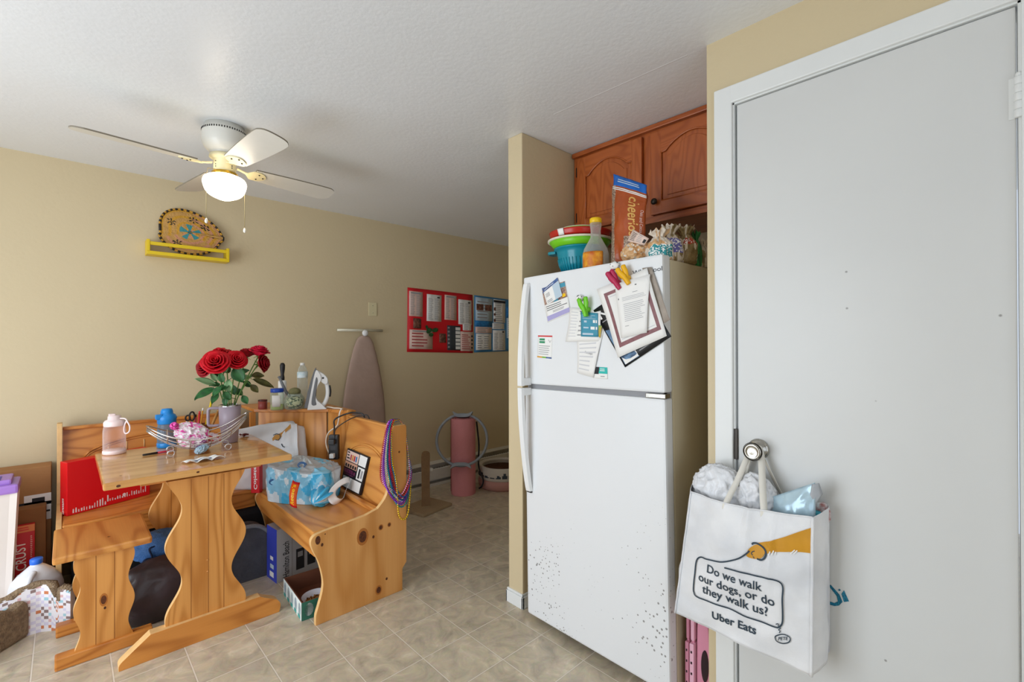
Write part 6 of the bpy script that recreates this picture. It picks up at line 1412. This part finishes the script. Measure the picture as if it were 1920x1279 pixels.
mb = sheet(MB(), tf, mat('tag_pink', 'dfc6b8', .6), .0006, 4, 4); lines(mb, tf, .12, .15, .42, .9, 6, INK, seed=3, fill=.35); lines(mb, tf, .48, .1, .75, .9, 5, GREY, seed=6, fill=.3); rect(mb, tf, .82, .3, .95, .75, INK)
tag(mb.build('price_tag'), 'pale printed price tag leaning on the cereal bag above the buns', 'tag')

# ---------------------------------------------------------------- shopping bag on the door handle
XB = 1.462
BG = thing('shopping_bag', 'white non-woven shopping bag with mustard sleeve print hanging from the door handle', 'bag', (1.52, .55, .36))
def bq(px, py): q = at(px, py, x=XB); return q
bTL, bTR, bBR, bBL = bq(1296, 922), bq(1524, 970), bq(1521, 1268), bq(1266, 1149)
def bgf(s, t, e=0):
    p = bil(bTL, bTR, bBR, bBL, s, t)
    sag = .010*math.sin(PI*s)*(1-t)**3
    b_ = .028*math.sin(PI*s)*math.sin(PI*min(1, .12+t*.9))
    fold = .007*math.exp(-((s-.53)/.03)**2)*max(0, .55-t)*2+.006*math.exp(-((s-.72)/.025)**2)*max(0, .5-abs(t-.25))*2
    dd = noise.voronoi(Vector((s*2.6+.3, t*3.0+.7, 1.5)))[0]; wr = .014*noise.noise(Vector((s*3.2, t*3.6, 1.3)))*math.sin(PI*s)+.005*noise.noise(Vector((s*8, t*9, 4)))+.010*(dd[1]-dd[0])*math.sin(PI*s)*math.sin(PI*min(1, t+.08))
    return p+Vector((-(b_+wr+fold+e), 0, -sag))
MB().grid(lambda u, v: bgf(u, 1-v), 48, 60, BAGW, thick=.001).build('front_panel', parent=BG)
XR = XD-.004
def gus(s, side):
    def g(u, v):
        a = bgf(side, 1-v); back = Vector((XR-.004, a.y+(.002 if side else -.002)+(-.012 if side else .02), a.z+(.012 if side else .0)-.02*(1-v)*0))
        p = a.lerp(back, u); d_ = -1 if side else 1
        return p+Vector((0, d_*(.014*math.sin(PI*u)+.006*noise.noise(Vector((u*4, v*8, 7+side)))*math.sin(PI*u)), .006*math.sin(PI*u)))
    return g
MB().grid(gus(0, 1), 14, 40, BAGW, thick=-.001).build('side_gusset', parent=BG)
MB().grid(gus(0, 0), 14, 40, BAGW, thick=.001).build('side_gusset', parent=BG)
MB().grid(lambda u, v: Vector((XR, lerp(bTL.y-.0, bTR.y-.012, u), lerp(bBL.z+.01, bTL.z+.01, v))), 6, 6, BAGW, thick=-.001).build('back_panel', parent=BG)
MB().grid(lambda u, v: bgf(u, 1).lerp(Vector((XR, lerp(bTL.y, bTR.y-.012, u), bBL.z+.012)), v), 20, 4, BAGW, thick=.001).build('bottom_panel', parent=BG)
pp = MB()
pp.tube([bgf(1, k/30, .001) for k in range(31)], .0045, 6, BAGW); pp.tube([bgf(0, k/30, .001) for k in range(31)], .003, 6, BAGW); pp.tube([bgf(k/30, 0, .001) for k in range(31)], .0022, 6, BAGW)
pp.build('piping', parent=BG)
# print on the bag
def st(px, py):
    q = at(px, py, x=XB-.025); s, t = .5, .5
    for _ in range(12):
        p = bil(bTL, bTR, bBR, bBL, s, t); ds = bil(bTL, bTR, bBR, bBL, s+.01, t)-p; dt = bil(bTL, bTR, bBR, bBL, s, t+.01)-p
        A_ = np.array([[ds.y, dt.y], [ds.z, dt.z]])/.01; r_ = np.array([q.y-p.y, q.z-p.z]); x_ = np.linalg.solve(A_, r_); s += x_[0]; t += x_[1]
    return s, t
C2 = lambda x, y: (1240+x*.3587, 820+y*.3587)
pm = MB()
def bpoly(pts, mt, e=.0012, raw=True):
    P_ = [st(*C2(*p)) for p in pts]; n = len(P_); cx_ = sum(p[0] for p in P_)/n; cy_ = sum(p[1] for p in P_)/n
    R_ = 9; vs = [bgf(lerp(cx_, p[0], k/R_), lerp(cy_, p[1], k/R_), e) for k in range(1, R_+1) for p in P_]+[bgf(cx_, cy_, e)]
    fs = [(n*R_, i, (i+1) % n) for i in range(n)]+[(k*n+i, (k+1)*n+i, (k+1)*n+(i+1) % n, k*n+(i+1) % n) for k in range(R_-1) for i in range(n)]
    pm.add(vs, fs, mt)
slv = [(500, 548), (560, 538), (640, 520), (710, 500), (776, 484), (777, 540), (776, 622), (730, 612), (700, 606), (660, 602), (620, 600), (580, 600), (535, 606), (515, 590), (505, 570)]
slv = [tuple(lerp(slv[i][q], slv[(i+1) % len(slv)][q], k/4) for q in (0, 1)) for i in range(len(slv)) for k in range(4)]
bpoly(slv, MUST, .0022); bstroke_later = []
for p_ in (((560, 612), (568, 592)), ((574, 612), (584, 590)), ((668, 612), (690, 594)), ((684, 614), (702, 598)), ((590, 612), (594, 598))): bstroke_later.append(p_)
bpoly(smooth2([(447, 600), (460, 575), (490, 557), (520, 560), (540, 585), (530, 620), (500, 632), (470, 628), (450, 618)], 4, True), MUST, .0030)
def bstroke(pts, w_=.0046, e=.0038, mt=NAVY, closed=False, n=6):
    P_ = [bgf(*st(*C2(*p)), e) for p in smooth2(pts, n, closed)]; nn = len(P_); vs = []
    for i, p in enumerate(P_):
        a = P_[i-1] if (i or closed) else p; b = P_[(i+1) % nn] if (i < nn-1 or closed) else p; d_ = (b-a).normalized(); s_ = Vector((0, -d_.z, d_.y)).normalized()*w_*.5
        vs += [p+s_, p-s_]
    fs = [(2*i, 2*i+1, (2*i+3) % (2*nn), (2*i+2) % (2*nn)) for i in range(nn if closed else nn-1)]
    pm.add(vs, fs, mt)
bstroke([(472, 556), (478, 548), (500, 551), (530, 572), (546, 600), (540, 625), (522, 636), (500, 630)], .0050)
bstroke([(478, 612), (470, 604), (474, 594), (486, 590)], .0024); bstroke([(486, 628), (478, 618)], .0024)
bstroke([(460, 588), (440, 606), (400, 628), (340, 642), (290, 642), (235, 634), (205, 627), (182, 640), (172, 670), (165, 730), (158, 790), (160, 820), (178, 843), (260, 872), (380, 922), (500, 972), (585, 1003), (608, 1002), (624, 980), (628, 920), (630, 850), (632, 790), (620, 760), (585, 742), (500, 720), (420, 697), (336, 674)], .0042)
bstroke([(590, 988), (602, 985), (604, 1000), (614, 1008), (604, 1018), (612, 1024), (608, 1034)], .0022, .0038)
bstroke([(588, 1062), (592, 1048), (625, 1042), (655, 1054), (664, 1070), (655, 1086), (625, 1090), (597, 1078)], .0028, .0038, closed=True)
for p_ in bstroke_later: bstroke(list(p_), .0028, .0034, PAPER)
def btext(string, a, b, cap, bold=.0):
    """a, b: baseline ends, cap: a point one capital height above a (crop pixels)"""
    s0, t0 = st(*C2(*a)); s1, t1 = st(*C2(*b)); s2, t2 = st(*C2(*cap))
    vs, fs, wd = text2d(string, bold); out = [bgf(s0+(s1-s0)*x/wd+(s2-s0)*y/.7, t0+(t1-t0)*x/wd+(t2-t0)*y/.7, .0022) for x, y in vs]; pm.add(out, fs, NAVY)
btext('Do we walk', (236, 705), (524, 806), (240, 663), .012)
btext('our dogs, or do', (187, 752), (586, 892), (190, 708), .012)
btext('they walk us?', (203, 818), (548, 948), (207, 774), .012)
btext('Uber Eats', (252, 958), (484, 1044), (255, 918), .022)
btext('PETE', (602, 1073), (650, 1074), (604, 1056), .02)
pm.build('printed_design', parent=BG, label='mustard sleeve, navy leash outline and navy lettering')
# straps over the knob
def strap(pts, w_, nm, tw=(0, 1, 0)):
    P_ = smooth_path(pts, 7); mb = MB(); n = len(P_); T_ = Vector(tw)
    mb.grid(lambda u, v: P_[min(n-1, int(round(v*(n-1))))]+T_*((u-.5)*w_), 2, n-1, mat('strap_white', 'e4e0d6', .6, bump=.1, bs=300), thick=.0016); return mb.build(nm, parent=BG)
kx = XD-.030
s1_, s2_ = bgf(.34, .0, .001), bgf(.64, .0, .001)
strap([s1_+Vector((.006, 0, -.030)), s1_+Vector((.004, 0, 0)), s1_.lerp(Vector((kx-.006, KY+.016, KZ-.02)), .5), Vector((kx-.006, KY+.0175, KZ-.012)), Vector((kx-.006, KY+.013, KZ+.010)), Vector((kx-.006, KY, KZ+.0165)), Vector((kx-.006, KY-.013, KZ+.010)), Vector((kx-.006, KY-.0185, KZ-.02)), s2_.lerp(Vector((kx-.006, KY-.019, KZ-.02)), .45), s2_+Vector((.004, 0, 0)), s2_+Vector((.006, 0, -.030))], .020, 'front_strap', (.55, -.8, 0))
b1_, b2_ = Vector((XR-.006, KY+.055, .80)), Vector((XR-.006, KY-.075, .80))
strap([b1_, b1_.lerp(Vector((kx+.008, KY+.015, KZ-.02)), .6), Vector((kx+.008, KY+.0165, KZ-.01)), Vector((kx+.008, KY+.012, KZ+.010)), Vector((kx+.008, KY, KZ+.0155)), Vector((kx+.008, KY-.012, KZ+.010)), Vector((kx+.008, KY-.017, KZ-.015)), b2_.lerp(Vector((kx+.008, KY-.017, KZ-.02)), .5), b2_], .018, 'back_strap', (.6, .75, 0))
# what is inside it
CRW = mat('crumpled_white_film', 'e4e6ea', .3, bump=.8, bs=26, var=.08, vs=10)
mb = MB(); blob(mb, (1.525, .622, .80), (.045, .085, .085), .32, 2.1, 31, CRW, 5, None, sharp=.8); tag(mb.build('carrier_bag'), 'crumpled white plastic carrier bag in the mouth of the hanging shopping bag, beside the fridge', 'plastic bag')
mb = MB(); blob(mb, (1.530, .520, .798), (.042, .060, .080), .30, 2.2, 37, CRW, 5, None, sharp=.8); tag(mb.build('carrier_bag'), 'second crumpled white plastic bag, behind the strap of the hanging shopping bag', 'plastic bag')
FOI = mat('pale_blue_foil', 'b9d4e2', .22, .15, bump=.35, bs=14, var=.2, vs=9); FGR = mat('grey_foil_flap', 'a9adb2', .4)
fo_ = [at(1437, 935, x=1.52), at(1528, 905, x=1.51), at(1530, 985, x=1.50), at(1450, 985, x=1.52)]
ff_ = lambda s, t, e=0: bil(*fo_, s, t)+Vector((-.020*math.sin(PI*s)*math.sin(PI*t)-.010*abs(noise.noise(Vector((s*4, t*3, 5))))-e, 0, 0))
FP_ = thing('foil_pouch', 'open pale blue foil pouch with grey flap in the hanging shopping bag', 'pouch', tuple(fo_[3]))
MB().grid(lambda u, v: ff_(u, 1-v), 20, 16, FOI, thick=.0025).build('pouch', parent=FP_)
fp4 = [at(1522, 908, x=1.506), at(1536, 906, x=1.515), at(1543, 926, x=1.52), at(1512, 972, x=1.497)]
MB().grid(lambda u, v: bil(*fp4, u, 1-v)+Vector((-.004*math.sin(PI*u), 0, 0)), 6, 8, FGR, thick=.002).build('flap', parent=FP_)
o_ = at(1529, 967, x=1.525)
MB().lathe([(0, 0), (.013, 0), (.014, .004), (.014, .016), (0, .018)], o_, 18, mat('cap_teal', '1d9cb2', .3), Matrix.Rotation(-1.2, 4, 'Y')).build('x') if False else None
tq = MB().lathe([(0, .012), (.013, .012), (.0145, .008), (.0145, -.012), (.012, -.016), (.012, -.09), (0, -.09)], o_, 20, mat('cap_teal', '1d9cb2', .3)); tag(tq.build('teal_bottle'), 'small teal-capped bottle beside the grey flap in the hanging bag', 'bottle')
mb = MB(); blob(mb, at(1541, 965, x=1.555), (.018, .022, .035), .25, 2.5, 41, mat('printed_sachet', '9a4a44', .35, col2='dfe3e6', vs=60), 3, None, sharp=.5); tag(mb.build('printed_sachet'), 'red and white printed sachet in the corner of the hanging bag', 'packet')
# glitter letters on the door
GLT = mat('teal_glitter', '1f86a6', .3, .4, col2='0f4d6c', vs=320)
dx_ = XD-.0
gd = MB()
def dpx(px, py): return at(px, py, x=XD+.001)
def dpoly(pts): 
    P_ = [dpx(*p) for p in pts]; gd.add(P_+[p+Vector((-.0012, 0, 0)) for p in P_], [list(range(len(P_))), [len(P_)+i for i in range(len(P_))][::-1]]+[(i, (i+1) % len(P_), len(P_)+(i+1) % len(P_), len(P_)+i) for i in range(len(P_))], GLT)
D8 = lambda x, y: (1340+x*.2181, 1000+y*.2181)
dpoly([D8(*p) for p in ((940, 590), (985, 585), (1030, 600), (1060, 585), (1050, 540), (985, 455), (960, 440), (1000, 445), (1075, 530), (1100, 590), (1070, 620), (1030, 625), (985, 612), (940, 612))])
dpoly([D8(*p) for p in ((1090, 520), (1112, 490), (1155, 585), (1112, 590))]); dpoly([D8(*p) for p in ((1062, 485), (1075, 478), (1085, 492), (1070, 496))])
tag(gd.build('door_decal'), 'teal glitter letter decal on the white door, half hidden by the hanging bag', 'decal')
# pink folding stool in the gap
PNK = mat('pink_stool_plastic', 'd98fa6', .4, var=.05); PNL = mat('pink_stool_light', 'eab3c6', .4); BH = mat('stool_hole', '2a1216', .7)
SX = 1.605
FS = thing('folding_stool', 'pink plastic folding step stool stored upright between refrigerator and closet wall', 'stool', (SX, .74, 0))
fs1 = lambda a, b, t: Vector((SX+t, a, b))
MB().prism(smooth2([(.695, .0), (.695, .10), (.700, .26), (.715, .335), (.735, .345), (.742, .30), (.745, .15), (.745, .0)], 4), fs1, .012, .030, PNK).build('seat_panel', parent=FS, bevel=.004)
MB().prism([(.7145+.0125*math.cos(k*PI/12), .150+.055*math.sin(k*PI/12)) for k in range(24)], fs1, .008, .013, BH).build('handle_hole', parent=FS)
for y0, y1, z1, mt_, nm in ((.748, .764, .36, PNL, 'leg'), (.767, .780, .34, PNK, 'leg')):
    lg_ = MB().rbox((SX-.004, y0, .0), (SX+.03, y1, .215), .003, mt_); 
    for k in range(5): lg_.box((SX-.0048, lerp(y0, y1, .35), .03+k*.038), (SX-.0035, lerp(y0, y1, .7), .038+k*.038), BH)
    lg_.rbox((SX+.002, y0+.001, .222), (SX+.03, y1-.001, z1), .006, mt_); lg_.box((SX+.008, y0+.003, .20), (SX+.024, y1-.003, .235), PNK)
    lg_.build(nm, parent=FS)
